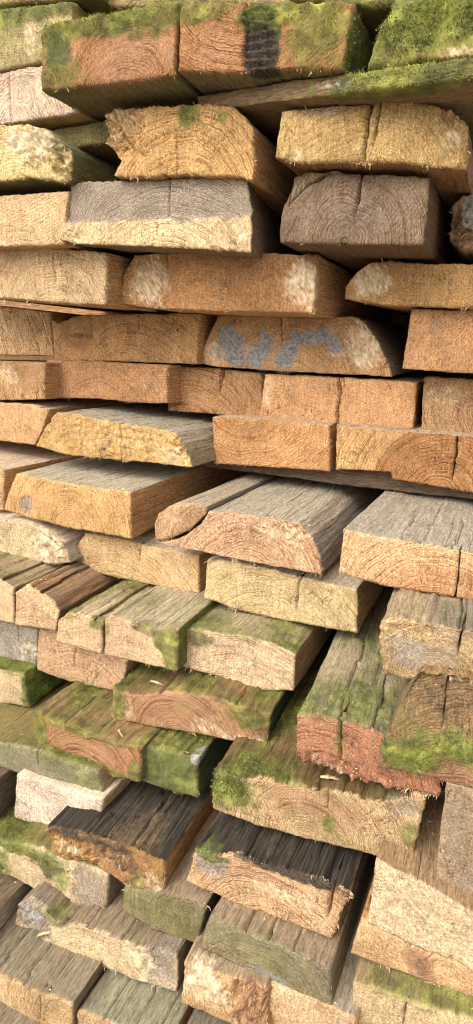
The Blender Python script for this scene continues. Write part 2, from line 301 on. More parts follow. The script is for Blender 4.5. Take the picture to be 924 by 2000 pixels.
# ---- fourth layer
P('E1', 'tan plank end with faint arched rings and a short crack at the left edge', TAN, [(-150,488),(-40,485),(0,484),(100,483),(207,493)], [(-150,570),(-40,578),(0,582),(100,590),(207,597)], pith=(110,640), ring=3.4, rs=.6, cr=[([(104,496),(103,520),(110,545)],2.0,.015)], heart=0)
P('E2', 'broad orange-brown plank end with pale chipped patches at both ends', dict(ORG, end=(192,142,92)), [(262,497),(300,494),(450,492),(620,497)], [(235,593),(300,602),(450,608),(613,611)], left=[(240,540)], m=[(L_,290,550,38,48,.72),(L_,592,550,36,50,.78),(G_,470,500,160,8,.3)], torn=[(290,550,36,46,.006),(590,550,34,50,.006)], pith=(400,720), ring=3, rs=.25, fray=110, cr=[([(326,498),(328,540)],1.6,.008)])
P('E3', 'orange-brown plank end with a chamfered, chipped left corner at the right edge', dict(ORG, end=(206,160,106)), [(722,513),(760,509),(850,515),(980,517),(1060,519)], [(674,583),(750,595),(850,600),(980,604),(1060,607)], left=[(692,534),(675,560)], m=[(L_,725,550,40,32,.8)], torn=[(725,550,38,30,.006)], pith=(860,380), ring=3, rs=.25, fray=110)
# ---- fifth layer
P('B3', 'added bearer blocking the sky deep in the gap above the fifth layer, left', BRN, [(-250,565),(200,590),(500,600)], [(-250,612),(200,628),(500,640)], bearer=.09, n='timber_bearer', fix=1.45)  # crosspiece added deep inside so no sky shows between the layers
P('B4', 'added bearer closing off the sky in the gap below the lowest left orange end', BRN, [(-250,664),(0,672),(160,680)], [(-250,712),(0,720),(160,728)], bearer=.09, n='timber_bearer', fix=1.62)  # added blocker, keeps daylight out of the slit between the left ends
P('B5', 'added bearer keeping the sky out of the gap right of the paint-smeared plank', BRN, [(600,585),(760,590),(1000,600)], [(600,652),(760,660),(1000,672)], bearer=.09, n='timber_bearer', fix=1.55)  # another added crosspiece, keeps this gap dark by blocking the sky behind
P('F1', 'orange plank end with steep slanted rings at the left edge beside the knotty one', ORG, [(-150,590),(-40,595),(0,597),(97,609)], [(-150,688),(-40,692),(0,693),(104,695)], pith=(-190,760), ring=4.0, rs=.7)
P('F2', 'brown plank end with a dark curled knot at its upper left corner', dict(ORG, end=(198,152,102)), [(100,622),(112,632),(140,620),(162,614),(250,613),(390,611)], [(107,704),(250,706),(385,712)], m=[(R_,150,640,20,20,.75),(B_,152,655,22,6,.5),(T_,108,680,10,30,.35)], pith=(260,790), ring=3.6, rs=.6, cr=[([(272,614),(272,645)],1.6,.01)], knots=[(150,643,30)])
P('F3', 'plank end smeared with four grey paint strokes and chamfered at the right', dict(ORG, end=(212,166,114), side=(164,154,134), top=(164,154,134)), [(425,618),(442,614),(540,617),(640,620),(690,618),(708,627)], [(385,708),(420,716),(540,724),(650,730),(764,736)], left=[(403,665)], right=[(738,668),(760,712)], m=[(T_,446,652,16,22,1.25),(T_,452,672,22,26,1.25),(T_,460,696,15,20,1.25),(T_,517,668,13,17,1.25),(T_,509,688,18,20,1.25),(T_,500,708,16,13,1.25),(T_,580,664,14,15,1.25),(T_,569,684,19,20,1.25),(T_,554,706,18,17,1.25),(T_,608,660,22,15,1.25),(T_,632,660,22,13,1.25),(T_,652,674,14,15,1.25),(L_,715,670,38,50,.75),(L_,410,690,20,22,.7),(L_,600,640,70,14,.3),(L_,660,690,20,10,.5)], torn=[(715,670,36,52,.007),(408,690,22,22,.005)], pith=(560,790), ring=3.4, rs=.5, cr=[([(548,618),(551,665)],2.0,.012)], fray=160)
P('F4', 'orange-brown plank end with a slanted left edge at the right edge of the photo', dict(ORG, end=(206,154,108)), [(804,603),(850,604),(980,606),(1060,607)], [(786,720),(850,725),(980,733),(1060,738)], m=[(G_,850,635,14,26,.5)], pith=(980,800), ring=3, rs=.25)
# ---- sixth layer
P('G1', 'short brown plank end with a round knot at the left edge', dict(ORG, end=(204,160,110)), [(-150,700),(-40,704),(0,705),(88,707)], [(-150,786),(-40,783),(0,782),(89,780)], m=[(R_,55,745,34,26,.55),(L_,15,735,20,20,.5)], pith=(52,760), ring=3.0, rs=.8, knots=[(54,748,34)])
P('G2', 'shaded orange-brown plank end under the curled-knot plank', dict(ORG, end=(196,146,102)), [(90,702),(200,706),(327,713)], [(90,776),(200,779),(250,786),(327,788)], pith=(190,840), ring=3.2, rs=.5, m=[(L_,300,760,30,30,.3)], fray=100)
P('G3', 'plank end with diagonal rings and a dark wedge-shaped split at its top', dict(ORG, end=(202,154,106)), [(329,715),(430,720),(512,728)], [(329,802),(400,807),(510,817)], pith=(360,880), ring=4.2, rs=.8, cr=[([(437,718),(432,740),(430,760)],7.0,.03)])
P('G4', 'tan plank end split right through the middle by a ragged dark crack', dict(ORG, end=(220,168,118)), [(518,731),(600,733),(660,737),(750,741),(815,747)], [(507,816),(580,822),(660,830),(740,836),(805,840)], pith=(660,600), ring=3, rs=.25, m=[(L_,520,760,14,34,.6)], cr=[([(661,732),(665,770),(659,800),(660,832)],5.0,.04)], torn=[(662,760,18,30,.005)], fray=110)
P('G5', 'tan plank end with streaky pale fibres at the right edge, right of the split one', dict(ORG, end=(202,160,114)), [(829,736),(924,741),(1060,748)], [(822,844),(924,851),(1060,862)], pith=(990,800), ring=3.4, rs=.6, m=[(L_,870,775,40,20,.5)], fray=100)
# ---- seventh layer
P('H1', 'tan plank end at the left edge whose right corner hides behind a projecting plank', dict(ORG, end=(212,164,114)), [(-150,786),(-40,786),(0,786),(60,790),(96,799)], [(-150,842),(-40,855),(0,861),(68,869)], right=[(86,832)], pith=(0,960), ring=3.4, rs=.3, m=[(L_,30,820,50,26,.3)])
P('H2', 'projecting plank with a crumbly orange end and a flat grey top, left of centre', dict(ORG, end=(218,174,114), side=(156,142,114), top=(170,164,144)), [(111,805),(140,808),(230,825),(300,836),(342,846),(357,864)], [(70,872),(130,888),(200,896),(300,905),(374,913)], left=[(86,838)], right=[(368,888)], m=[(L_,240,860,150,34,.30),(L_,340,890,34,22,.5)], torn=[(220,860,150,40,.004),(350,880,24,30,.006)], pith=(240,1010), ring=3.4, rs=.4, cr=[([(234,826),(236,850),(238,895)],1.6,.01)], fray=260, rag=1.6, tc=[(.6,2.5),(.8,2.0),(.35,1.6)], groove=.002, wear=.0035)
P('H3', 'smooth orange plank end with a dark V-shaped ring pattern at the centre', dict(ORG, end=(212,158,106), heart=(210,154,100)), [(415,813),(500,818),(600,825),(643,830)], [(417,906),(500,911),(600,917),(644,921)], pith=(480,770), ring=3.8, rs=.55, m=[(R_,590,845,40,12,.35),(L_,430,880,20,30,.25)])
P('H4', 'wide plank end with bold arched rings and a crack near the right edge', dict(ORG, end=(214,168,110), heart=(190,138,88)), [(658,830),(760,842),(924,853),(1060,862)], [(655,917),(700,918),(762,922),(768,936),(850,949),(924,963),(1060,982)], pith=(860,965), ring=4.8, rs=.95, heart=.107, cr=[([(893,850),(890,890),(883,935)],3.4,.02)], fray=90)
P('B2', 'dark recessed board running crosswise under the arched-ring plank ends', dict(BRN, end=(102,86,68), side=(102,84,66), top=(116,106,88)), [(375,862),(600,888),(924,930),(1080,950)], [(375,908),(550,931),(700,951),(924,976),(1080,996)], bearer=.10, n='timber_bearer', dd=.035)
# ---- eighth layer
P('I1', 'tan plank just entering at the left edge beside the square orange one', dict(ORG, end=(212,170,120), side=(192,152,106)), [(-190,880),(-60,904),(8,917)], [(-190,955),(-60,985),(6,998)], pith=(-60,1060))
P('I2', 'square-cut bright orange plank with concentric rings at its base and a dusty top', dict(ORG, end=(228,176,114), heart=(212,158,98), side=(190,142,94), top=(170,162,140)), [(32,925),(75,934),(150,947),(255,962)], [(8,996),(60,1012),(130,1030),(256,1053)], left=[(12,975)], pith=(140,1035), ring=4.0, rs=.6, m=[(G_,52,985,12,20,.75),(R_,235,980,16,18,.35),(L_,120,960,60,12,.2)], tc=[(.55,2.2),(.3,1.4)], wear=.002, fray=60)
P('I3', 'plank with a chamfered right edge and a flat grey top, right of a rounded slab', dict(TAN, end=(220,174,128), heart=(202,148,104), side=(156,146,128), top=(174,166,146)), [(407,999),(465,1003),(520,1010),(585,1022),(610,1048)], [(306,1060),(330,1066),(420,1083),(520,1104),(630,1123)], right=[(625,1085)], left=[(392,1022),(366,1044),(340,1055)], pith=(480,1140), ring=5.0, rs=.8, m=[(L_,560,1040,50,16,.5),(R_,420,1060,60,16,.3)], torn=[(575,1045,40,20,.006)], tc=[(.52,2.5),(.72,1.6)], fray=150, rag=1.6, wear=.004, vp=(980,720))
P('I5', 'narrow rounded slab wedged against the left side of the chamfered plank', dict(TAN, end=(220,174,128), side=(150,140,122), top=(172,160,138)), [(302,1024),(309,1003),(332,988),(366,981),(404,990)], [(305,1055),(320,1055),(342,1049),(372,1034),(402,1003)], m=[(L_,335,1012,24,20,.4),(R_,345,1045,30,8,.3)], torn=[(330,1015,24,20,.004)], pith=(400,1060), ring=3.6, rs=.6, fray=60, groove=.001, vp=(985,715))
P('I4', 'wide pale-orange plank with a flat grey cracked top projecting at the right edge', dict(TAN, end=(232,184,134), heart=(222,166,118), top=(166,158,140)), [(671,1034),(760,1052),(830,1063),(924,1081),(1060,1104)], [(662,1118),(700,1132),(760,1146),(850,1160),(924,1173),(1060,1194)], pith=(850,1230), ring=4.2, rs=.8, heart=.082, cr=[([(899,1074),(896,1110),(890,1160)],3.2,.02)], m=[(L_,720,1046,50,8,.4)], tc=[(.583,4.0),(.3,1.6),(.42,1.6)], fray=90)
# ---- ninth layer
P('J1', 'chipped pale plank end with a rough grey right side at the left edge', dict(PAL, end=(224,192,146), side=(156,144,126)), [(-150,1008),(-40,1012),(0,1014),(50,1019),(84,1034),(118,1062)], [(-150,1060),(-40,1079),(0,1086),(50,1095),(114,1104),(136,1099)], m=[(L_,90,1065,45,35,.8),(G_,20,1050,30,26,.35)], torn=[(95,1065,44,40,.012)], rag=2.2, fray=140, wear=.006)
P('J2', 'tan plank end with one short crack, tucked under the square orange plank', dict(TAN, end=(226,184,130)), [(166,1041),(245,1055),(280,1064),(388,1086)], [(137,1106),(200,1122),(280,1140),(388,1159)], left=[(146,1075)], m=[(L_,340,1110,40,30,.4)], pith=(230,1215), ring=3.6, rs=.6, cr=[([(274,1058),(274,1092)],1.8,.012)], tc=[(.5,2.4)], fray=80)
P('J3', 'pale yellowish plank end with a thin crack, right of centre beside the dark gap', dict(PAL, end=(232,198,140), heart=(228,188,130)), [(405,1091),(460,1099),(537,1115),(587,1129),(698,1153)], [(398,1168),(460,1190),(560,1212),(698,1238)], m=[(M_,440,1130,50,26,.28),(L_,450,1120,60,30,.3)], pith=(520,1290), ring=3.6, rs=.55, cr=[([(588,1127),(582,1150),(581,1185)],2.6,.02)], tc=[(.63,3.0)], fray=130, rag=1.4)
# ---- tenth layer
P('K1', 'plank at the left edge beside the narrow round-shouldered one, green-streaked on top', dict(TAN, end=(230,188,140), top=(158,142,112), side=(126,100,70)), [(-150,1086),(-40,1118),(0,1130),(26,1149)], [(-150,1170),(-40,1205),(0,1213),(27,1219)], pith=(-20,1260), ring=4.0, rs=.45, tm=dict(moss=.35, red=.3), tc=[(.7,3.0),(.9,3.0)], groove=.0022, fray=40, wear=.003)
P('K4', 'narrow round-shouldered plank with a reddish splintered top near the left edge', dict(TAN, end=(230,186,138), top=(150,120,86), side=(126,100,70)), [(30,1158),(40,1149),(54,1144),(75,1152),(100,1172)], [(29,1219),(50,1223),(109,1233)], right=[(116,1195)], pith=(70,1250), ring=4.0, rs=.45, tm=dict(moss=.2, red=.5, grey=.3), tc=[(.25,5.0),(.5,3.0),(.75,4.0)], groove=.004, rag=1.5, fray=90, wear=.003)
P('K2', 'narrow round-topped plank with a dirt-filled seam on its right, left of centre', dict(TAN, end=(232,190,140), top=(176,162,128), side=(130,112,72)), [(112,1213),(130,1198),(155,1196),(178,1205),(197,1218)], [(109,1254),(150,1267),(200,1279)], pith=(165,1330), ring=4.0, rs=.45, m=[(M_,188,1214,14,14,.9),(M_,130,1204,26,8,.6)], tm=dict(moss=.45, red=.25), tc=[(.4,3.0),(.7,4.0),(.9,5.0)], groove=.003, fray=60, wear=.003)
P('K5', 'plank with a pale grey-green top and a bright mossy right corner, left of centre', dict(TAN, end=(232,190,142), top=(184,172,142), side=(116,118,62)), [(205,1209),(216,1203),(240,1209),(290,1224),(347,1229)], [(203,1280),(280,1296),(345,1311)], pith=(250,1350), ring=4.0, rs=.45, m=[(M_,332,1258,24,40,1.0),(M_,300,1232,50,14,.8),(M_,335,1300,12,30,.9),(M_,209,1225,5,16,.8)], tm=dict(moss=.40), tc=[(.1,4.0),(.45,2.0),(.7,2.0)], groove=.002, fray=60, wear=.003)
P('K3', 'pale plank end with a green mossy top beside the dark diagonal gap', dict(PAL, end=(234,196,152), heart=(226,182,134), top=(164,152,120), side=(170,132,94)), [(362,1229),(420,1234),(470,1243),(537,1260),(577,1280)], [(356,1302),(420,1319),(470,1339),(512,1350),(573,1351)], m=[(M_,385,1245,40,18,.8),(M_,450,1240,60,10,.6),(R_,540,1300,40,26,.25)], pith=(470,1420), ring=4.2, rs=.55, tm=dict(moss=0.65), fray=110, wear=.004)
# ---- eleventh layer
P('L1', 'grey chipped plank end with a crack at the left edge below the double-lobed plank', dict(GRY, end=(182,166,144)), [(-150,1186),(-40,1204),(0,1212),(73,1229)], [(-150,1250),(-40,1274),(0,1284),(72,1303)], m=[(L_,50,1270,24,26,.5),(G_,20,1250,40,26,.5),(LI,50,1270,26,30,.4)], torn=[(55,1275,22,22,.006)], cr=[([(35,1218),(35,1252)],2.0,.015)])
P('L2', 'brownish plank end under the deep-seamed mossy plank', dict(TAN, end=(214,170,128)), [(75,1228),(160,1250),(250,1272)], [(72,1309),(120,1326),(215,1348),(240,1352)], pith=(160,1390), ring=4.0, rs=.5, m=[(M_,170,1340,70,12,.6),(R_,210,1320,40,20,.35)], cr=[([(149,1248),(147,1300)],1.8,.015)])
P('R1', 'rough grey-topped plank end with a blue-grey stain at the right edge', dict(TAN, end=(202,166,120), top=(160,144,114), side=(126,112,86)), [(742,1214),(762,1211),(830,1218),(924,1228),(1060,1243)], [(752,1319),(812,1333),(924,1356),(1060,1384)], left=[(741,1262),(745,1290)], m=[(T_,805,1275,46,26,.55),(T_,880,1292,40,24,.5),(G_,900,1240,60,16,.5),(L_,860,1320,50,20,.25)], pith=(850,1330), ring=3.6, rs=.8, torn=[(800,1225,60,16,.006),(755,1270,12,40,.006)], cr=[([(905,1226),(898,1250),(896,1272)],4.0,.03)], tm=dict(moss=0.20, grey=.4), tc=[(.505,6.0)], rag=2.4, fray=140, groove=.005, wear=.006)
# ---- mossy lower layers
P('M1', 'plank end with bright moss over its right corner at the left edge', dict(PAL, end=(220,186,142), side=(96,116,52), top=(130,124,74)), [(-150,1270),(-40,1298),(0,1308),(44,1317)], [(-150,1338),(-40,1366),(0,1373),(56,1381)], m=[(M_,52,1345,12,40,.9),(M_,20,1308,60,8,.7)], tm=dict(moss=.95), sm=dict(moss=.95), pith=(0,1440), rs=.5, ring=4)
P('M2', 'mossy plank with a vivid red-ringed end, left of centre', dict(MOS, top=(140,118,82), end=(182,128,82), heart=(202,112,70)), [(66,1386),(110,1406),(175,1429),(274,1464)], [(96,1467),(130,1490),(200,1511),(273,1529)], left=[(72,1450)], m=[(R_,180,1460,85,36,1.0),(M_,78,1425,14,45,.9),(G_,86,1445,8,25,.5),(M_,190,1500,80,14,.75),(M_,262,1510,16,24,.8),(M_,150,1422,90,14,.8)], pith=(165,1540), ring=5.0, rs=1.0, tm=dict(moss=.95), groove=.005, tc=[(.3,3),(.6,3)], wear=.006)
P('M3', 'narrow moss-covered plank end just right of the red-ringed one', dict(MOS, top=(140,120,84), end=(136,128,84), side=(70,76,56)), [(277,1455),(312,1459),(350,1470),(386,1481)], [(275,1528),(330,1545),(386,1561)], m=[(M_,330,1505,60,45,.75),(M_,300,1500,30,50,.5),(LI,384,1484,12,10,.9)], tm=dict(moss=.95), groove=.005, tc=[(.4,3),(.75,3)], wear=.006, dd=.0)
P('M4', 'mossy plank with orange-red rings and green corners at the centre', dict(MOS, end=(202,154,110), heart=(202,120,78), side=(64,70,54), top=(136,112,78)), [(220,1346),(260,1356),(350,1352),(420,1362),(462,1375),(530,1393)], [(218,1404),(300,1421),(380,1433),(462,1451),(517,1467)], m=[(R_,345,1388,90,36,.9),(M_,230,1378,14,36,.9),(M_,360,1385,40,14,.45),(M_,490,1400,50,30,.85),(M_,460,1372,70,12,.7),(L_,410,1422,40,18,.5),(L_,490,1450,40,14,.6),(L_,248,1385,14,20,.5),(M_,525,1430,14,40,.6)], pith=(345,1445), ring=4.4, rs=.9, tm=dict(moss=.95), groove=.005, tc=[(.3,3),(.5,3),(.8,2)], wear=.005, vp=(960,700))
P('M5', 'plank with a long mossy cracked top and a torn red-ringed end, right of centre', dict(MOS, end=(196,136,98), heart=(202,128,88), top=(160,148,120), side=(106,100,78)), [(582,1396),(625,1400),(657,1406),(700,1418),(742,1433),(862,1466)], [(577,1481),(615,1495),(680,1520),(760,1540),(862,1557)], m=[(R_,620,1440,60,46,.45),(R_,700,1460,50,44,.4),(R_,690,1515,110,16,.35),(M_,610,1400,40,8,.6),(L_,640,1500,60,10,.4),(M_,664,1440,12,40,.7),(L_,625,1490,40,12,.35)], torn=[(690,1515,120,22,.008),(610,1488,40,12,.008)], pith=(640,1560), ring=4.8, rs=1.0, cr=[([(664,1404),(666,1440),(664,1480)],5.0,.03)], tm=dict(moss=0.65, lichen=.25), tc=[(.29,4.5),(.55,2.0)], rag=2.0, fray=260, groove=.003, vp=(900,700), wear=.004)
P('M6', 'chunky slope-ended plank, brown above with moss bulging over its lower end, right edge', dict(MOS, end=(146,114,76), top=(150,122,86), side=(126,108,78)), [(812,1346),(924,1362),(1060,1386)], [(736,1501),(812,1516),(924,1546),(1060,1582)], left=[(768,1408),(741,1465)], lean=.055, tint=(.78,.74,.7), m=[(M_,800,1474,62,32,1.0),(M_,885,1462,80,28,.85),(B_,890,1470,80,22,.4),(R_,850,1505,40,14,.6),(R_,915,1515,30,20,.8),(M_,965,1490,70,36,.8),(L_,900,1366,70,8,.5),(B_,850,1395,110,36,.38),(M_,780,1410,40,30,.45),(R_,850,1515,60,14,.7)], cr=[([(866,1362),(862,1420)],3,.015)], pith=(900,1600), ring=4, rs=.7, tm=dict(moss=.4), groove=.003, wear=.010, tuft=1.4, rag=1.6, vp=(1010,690))
P('N2', 'green-grey plank face with a mossy top at the left edge under the red-ringed plank', dict(GRY, end=(152,142,104), top=(128,116,74)), [(-150,1405),(-40,1440),(0,1452),(70,1466),(190,1508)], [(-150,1445),(-40,1488),(0,1500),(75,1522),(150,1548),(205,1566)], m=[(M_,40,1475,90,20,.32),(M_,100,1478,60,10,.5),(M_,165,1520,30,16,.6),(G_,60,1500,120,26,.35)], cr=[([(73,1466),(74,1496)],2.4,.015)], tm=dict(moss=.95), pith=(80,1300), ring=4, rs=.3, wear=.005)
P('N3', 'wide plank end with an oval of pink rings and bright moss on its left shoulder', dict(PAL, end=(210,174,122), heart=(212,162,114), top=(120,96,64), side=(116,100,78)), [(417,1504),(480,1516),(560,1530),(640,1546),(740,1563),(835,1556)], [(414,1580),(500,1613),(600,1641),(700,1666),(804,1695)], m=[(M_,445,1530,60,36,1.0),(M_,430,1560,26,20,.8),(R_,600,1565,110,24,.7),(M_,560,1522,90,10,.6),(M_,642,1605,12,20,.8),(M_,800,1630,18,26,.8),(G_,790,1580,44,22,.55),(M_,780,1570,50,14,.4),(R_,700,1600,60,16,.4)], pith=(600,1640), ring=4.2, rs=.85, cr=[([(640,1546),(640,1575)],2.0,.015)], tm=dict(moss=0.53, burnt=.25), tc=[(.2,3),(.35,3),(.5,3),(.62,3),(.8,3)], groove=.006, wear=.008, tuft=1.3)
P('T0', 'dark brown plank top just showing at the left edge beside the pale square end', dict(DRK, top=(96,82,68), side=(102,88,72)), [(-190,1478),(-90,1510),(-20,1536)], [(-190,1560),(-90,1596),(-20,1622)], tm=dict(grey=.3))
P('O0', 'pale plank end half hidden behind the dark-topped crumbling plank', dict(PAL, end=(234,206,172)), [(33,1513),(100,1533),(200,1562)], [(28,1597),(88,1622),(190,1655)], pith=(90,1500), ring=4, rs=.4, m=[(R_,80,1540,30,12,.25)])
P('O1', 'crumbling rotten plank with a wide dark flat top and small holes, lower left', dict(DRK, end=(172,128,76), heart=(156,116,72), side=(156,120,78), top=(112,96,74)), [(91,1613),(150,1625),(210,1643),(270,1664),(320,1687)], [(96,1666),(130,1681),(172,1686),(215,1710),(270,1741),(317,1766)], m=[(L_,130,1655,40,18,.5),(L_,300,1725,30,22,.5),(B_,170,1636,80,12,.6),(R_,230,1685,70,30,.7),(B_,140,1630,60,10,.6),(B_,250,1690,40,14,.5),(M_,264,1722,14,10,.8),(B_,205,1660,20,14,.4)], torn=[(130,1655,50,26,.010),(210,1680,70,26,.008),(300,1730,36,30,.006)], tm=dict(burnt=.62, grey=.2), tc=[(.72,5.0),(.80,3.5),(.35,2),(.5,2.5)], holes=[(.42,.05,.004),(.5,.10,.003),(.62,.06,.004),(.3,.13,.003),(.66,.12,.004)], rag=3.0, fray=240, groove=.003, wear=.006, vp=(960,720))
P('O2', 'plank with a charred black grooved top and a deep split at its right end', dict(PAL, end=(218,174,126), heart=(202,146,100), side=(174,128,84), top=(96,80,58)), [(380,1666),(420,1671),(462,1668),(512,1688),(562,1700),(612,1714),(650,1730),(682,1746)], [(362,1721),(462,1766),(540,1796),(648,1836)], m=[(G_,405,1690,34,20,.8),(R_,520,1715,80,16,.65),(R_,440,1700,60,16,.45),(M_,400,1668,26,10,.9),(B_,560,1704,130,12,.8),(L_,570,1755,70,22,.5),(R_,580,1790,26,12,.5)], pith=(520,1860), ring=5, rs=.7, cr=[([(652,1728),(646,1760),(640,1792)],6.0,.04)], tm=dict(burnt=1.0), tc=[(.87,7),(.2,2.5),(.35,3),(.5,2.5),(.62,3),(.75,2.5)], groove=.005, rag=2.0, fray=200, wear=.006)
P('P1', 'plank with a mossy ledge, a fresh ringed end and a grey right corner, lower left', dict(PAL, end=(226,194,148), side=(156,136,110), top=(134,120,74)), [(-150,1590),(-40,1632),(0,1643),(60,1651),(140,1683),(212,1706)], [(-150,1640),(-40,1685),(20,1711),(120,1766),(205,1796)], m=[(M_,30,1650,70,16,.95),(M_,100,1685,24,26,.95),(M_,122,1715,14,26,.9),(M_,5,1680,14,24,.85),(G_,170,1735,34,44,.65),(M_,110,1755,30,8,.6)], pith=(70,1740), ring=4.4, rs=.6, tm=dict(moss=0.64), torn=[(140,1700,14,40,.006)], rag=1.5, wear=.005, tuft=1.2)
P('P2', 'green-stained ringed plank end to the right of the crumbling plank', dict(GRY, end=(152,138,94), top=(146,128,106), side=(102,94,76)), [(240,1736),(330,1752),(402,1769)], [(240,1782),(300,1816),(386,1846)], m=[(M_,310,1785,80,40,.46)], pith=(365,1800), ring=4.0, rs=.8, wear=.003)
P('P3', 'big green-grey plank end with rings and a pale blue-grey stain, bottom centre', dict(GRY, end=(156,138,100), top=(144,128,104), side=(124,108,82)), [(408,1791),(462,1815),(562,1855),(645,1896)], [(391,1848),(462,1888),(572,1936),(648,1966)], m=[(M_,500,1860,110,40,.46),(G_,520,1870,120,40,.35),(T_,520,1915,50,14,.8),(G_,600,1890,60,30,.4)], pith=(500,1960), ring=4.4, rs=.5, tc=[(.3,2),(.5,2.5),(.7,2)], groove=.003, wear=.003)
P('Q0', 'weathered grey-brown plank face standing proud at the right edge', dict(GRY, end=(178,148,114)), [(871,1530),(924,1545),(1060,1585)], [(848,1736),(924,1763),(1060,1812)], m=[(G_,880,1620,40,60,.4),(G_,920,1720,50,40,.45),(LI,890,1560,20,30,.4),(M_,905,1650,20,30,.35)], pith=(1000,1400), rs=.25)
P('Q1', 'large fuzzy pale saw-cut plank end at the lower right', dict(PAL, end=(232,198,152), heart=(234,196,144), top=(160,134,102)), [(733,1681),(807,1718),(890,1766),(1060,1850)], [(719,1804),(812,1851),(924,1894),(1060,1950)], m=[(L_,800,1780,110,60,.3)], pith=(960,1700), ring=5, rs=.3, torn=[(820,1780,130,70,.0012)], rough=2.2, fray=120, knots=[(1000,1800,60)])
P('Q2', 'orange-brown plank end with a dark heart-shaped knot under the fuzzy pale end', dict(TAN, end=(214,168,116), top=(202,156,102), side=(202,156,102)), [(706,1798),(812,1848),(924,1892),(1060,1950)], [(683,1863),(760,1890),(924,1950),(1060,2000)], m=[(R_,822,1886,26,34,1.3),(B_,826,1890,16,22,.4)], fray=120, pith=(820,1880), ring=3, rs=.2, knots=[(820,1885,34)])
P('Q3', 'plank end with a green mossy upper edge at the bottom right', dict(PAL, end=(220,184,138), top=(150,134,100)), [(690,1921),(790,1953),(924,1994),(1060,2035)], [(683,2045),(800,2085),(924,2120),(1060,2170)], m=[(M_,760,1938,80,10,.6),(M_,880,1975,60,12,.55)], cr=[([(794,1955),(790,1980),(786,2010)],2.6,.02)], tm=dict(moss=0.65), pith=(800,2100), ring=4, rs=.3)
P('T1', 'brown ridged plank with a grey side entering low at the left edge', dict(BRN, top=(110,96,78), side=(156,142,122)), [(-230,1740),(-140,1774),(-40,1818)], [(-230,1822),(-140,1862),(-40,1908)], groove=.004)
P('R2', 'plank with a fresh pale end, splinters and a grey knob at its left, lower left', dict(PAL, end=(230,198,150), top=(142,126,102), side=(116,106,88)), [(30,1770),(58,1756),(88,1773),(118,1803),(160,1806),(230,1833),(280,1850),(347,1866)], [(30,1808),(75,1829),(100,1850),(180,1881),(270,1916),(345,1940)], m=[(G_,60,1790,34,34,.95),(LI,62,1795,16,20,.7),(G_,315,1890,34,40,.75),(M_,105,1795,26,14,.8),(L_,270,1870,30,24,.6),(L_,180,1850,60,20,.3)], torn=[(62,1795,26,26,.007),(290,1885,26,34,.006)], pith=(190,1930), ring=4.2, rs=.6, tm=dict(moss=0.20), tc=[(.35,3),(.5,2.5),(.7,3)], groove=.004, rag=1.8, fray=120)
P('R3', 'tan plank end with crumbled pale patch and a torn rusty knot, bottom centre', dict(ORG, end=(218,172,120), top=(152,134,108)), [(358,1881),(430,1906),(500,1928),(520,1935)], [(353,1961),(430,1992),(525,2034)], m=[(L_,395,1925,40,36,.8),(R_,495,1965,34,40,.9)], torn=[(395,1925,38,34,.008),(500,1970,40,40,.022)], rag=2, fray=90, pith=(490,1970), rs=.7, ring=3.4, knots=[(490,1970,44)])
P('R4', 'orange plank end running off the bottom edge below the big green-grey one', dict(TAN, end=(224,182,134), top=(156,146,126)), [(508,1912),(590,1946),(645,1970),(695,1992)], [(500,2012),(590,2050),(690,2095)], pith=(560,2100), rs=.3, dd=.0)
P('S1', 'plank with a grooved grey-brown top in the bottom left corner', dict(TAN, end=(222,182,130), top=(138,128,106), side=(126,108,86)), [(-150,1816),(-40,1882),(0,1901),(77,1940),(142,1963)], [(-150,1870),(-40,1936),(0,1958),(70,2001),(140,2042)], m=[(L_,10,1940,20,24,.4)], tc=[(.5,4),(.68,3),(.35,3),(.82,3)], groove=.004, pith=(140,2010), rs=.7, ring=4.4, cr=[([(78,1941),(80,1985)],1.6,.01)])
P('S2', 'plank with a smooth greenish-grey top and two holes at the bottom edge', dict(TAN, end=(220,180,130), top=(138,136,112), side=(166,128,88)), [(150,1973),(200,1993),(240,2010),(325,2048)], [(148,2052),(240,2095),(322,2130)], tc=[(.3,2),(.6,2),(.85,2)], holes=[(.62,.09,.0065),(.80,.12,.005)], tm=dict(moss=0.14), groove=.0025)
P('S0', 'brown grey-topped plank peeking out at the very bottom left corner', dict(TAN, top=(134,122,102)), [(-190,1920),(-60,1990),(60,2052)], [(-190,2000),(-60,2075),(60,2135)], groove=.004, tc=[(.5,3)])
P('S3', 'dim plank top showing between the two lowest plank ends at the bottom edge', dict(BRN, top=(116,108,92)), [(340,2050),(430,2085),(520,2125)], [(340,2110),(430,2150),(520,2195)], groove=.003)

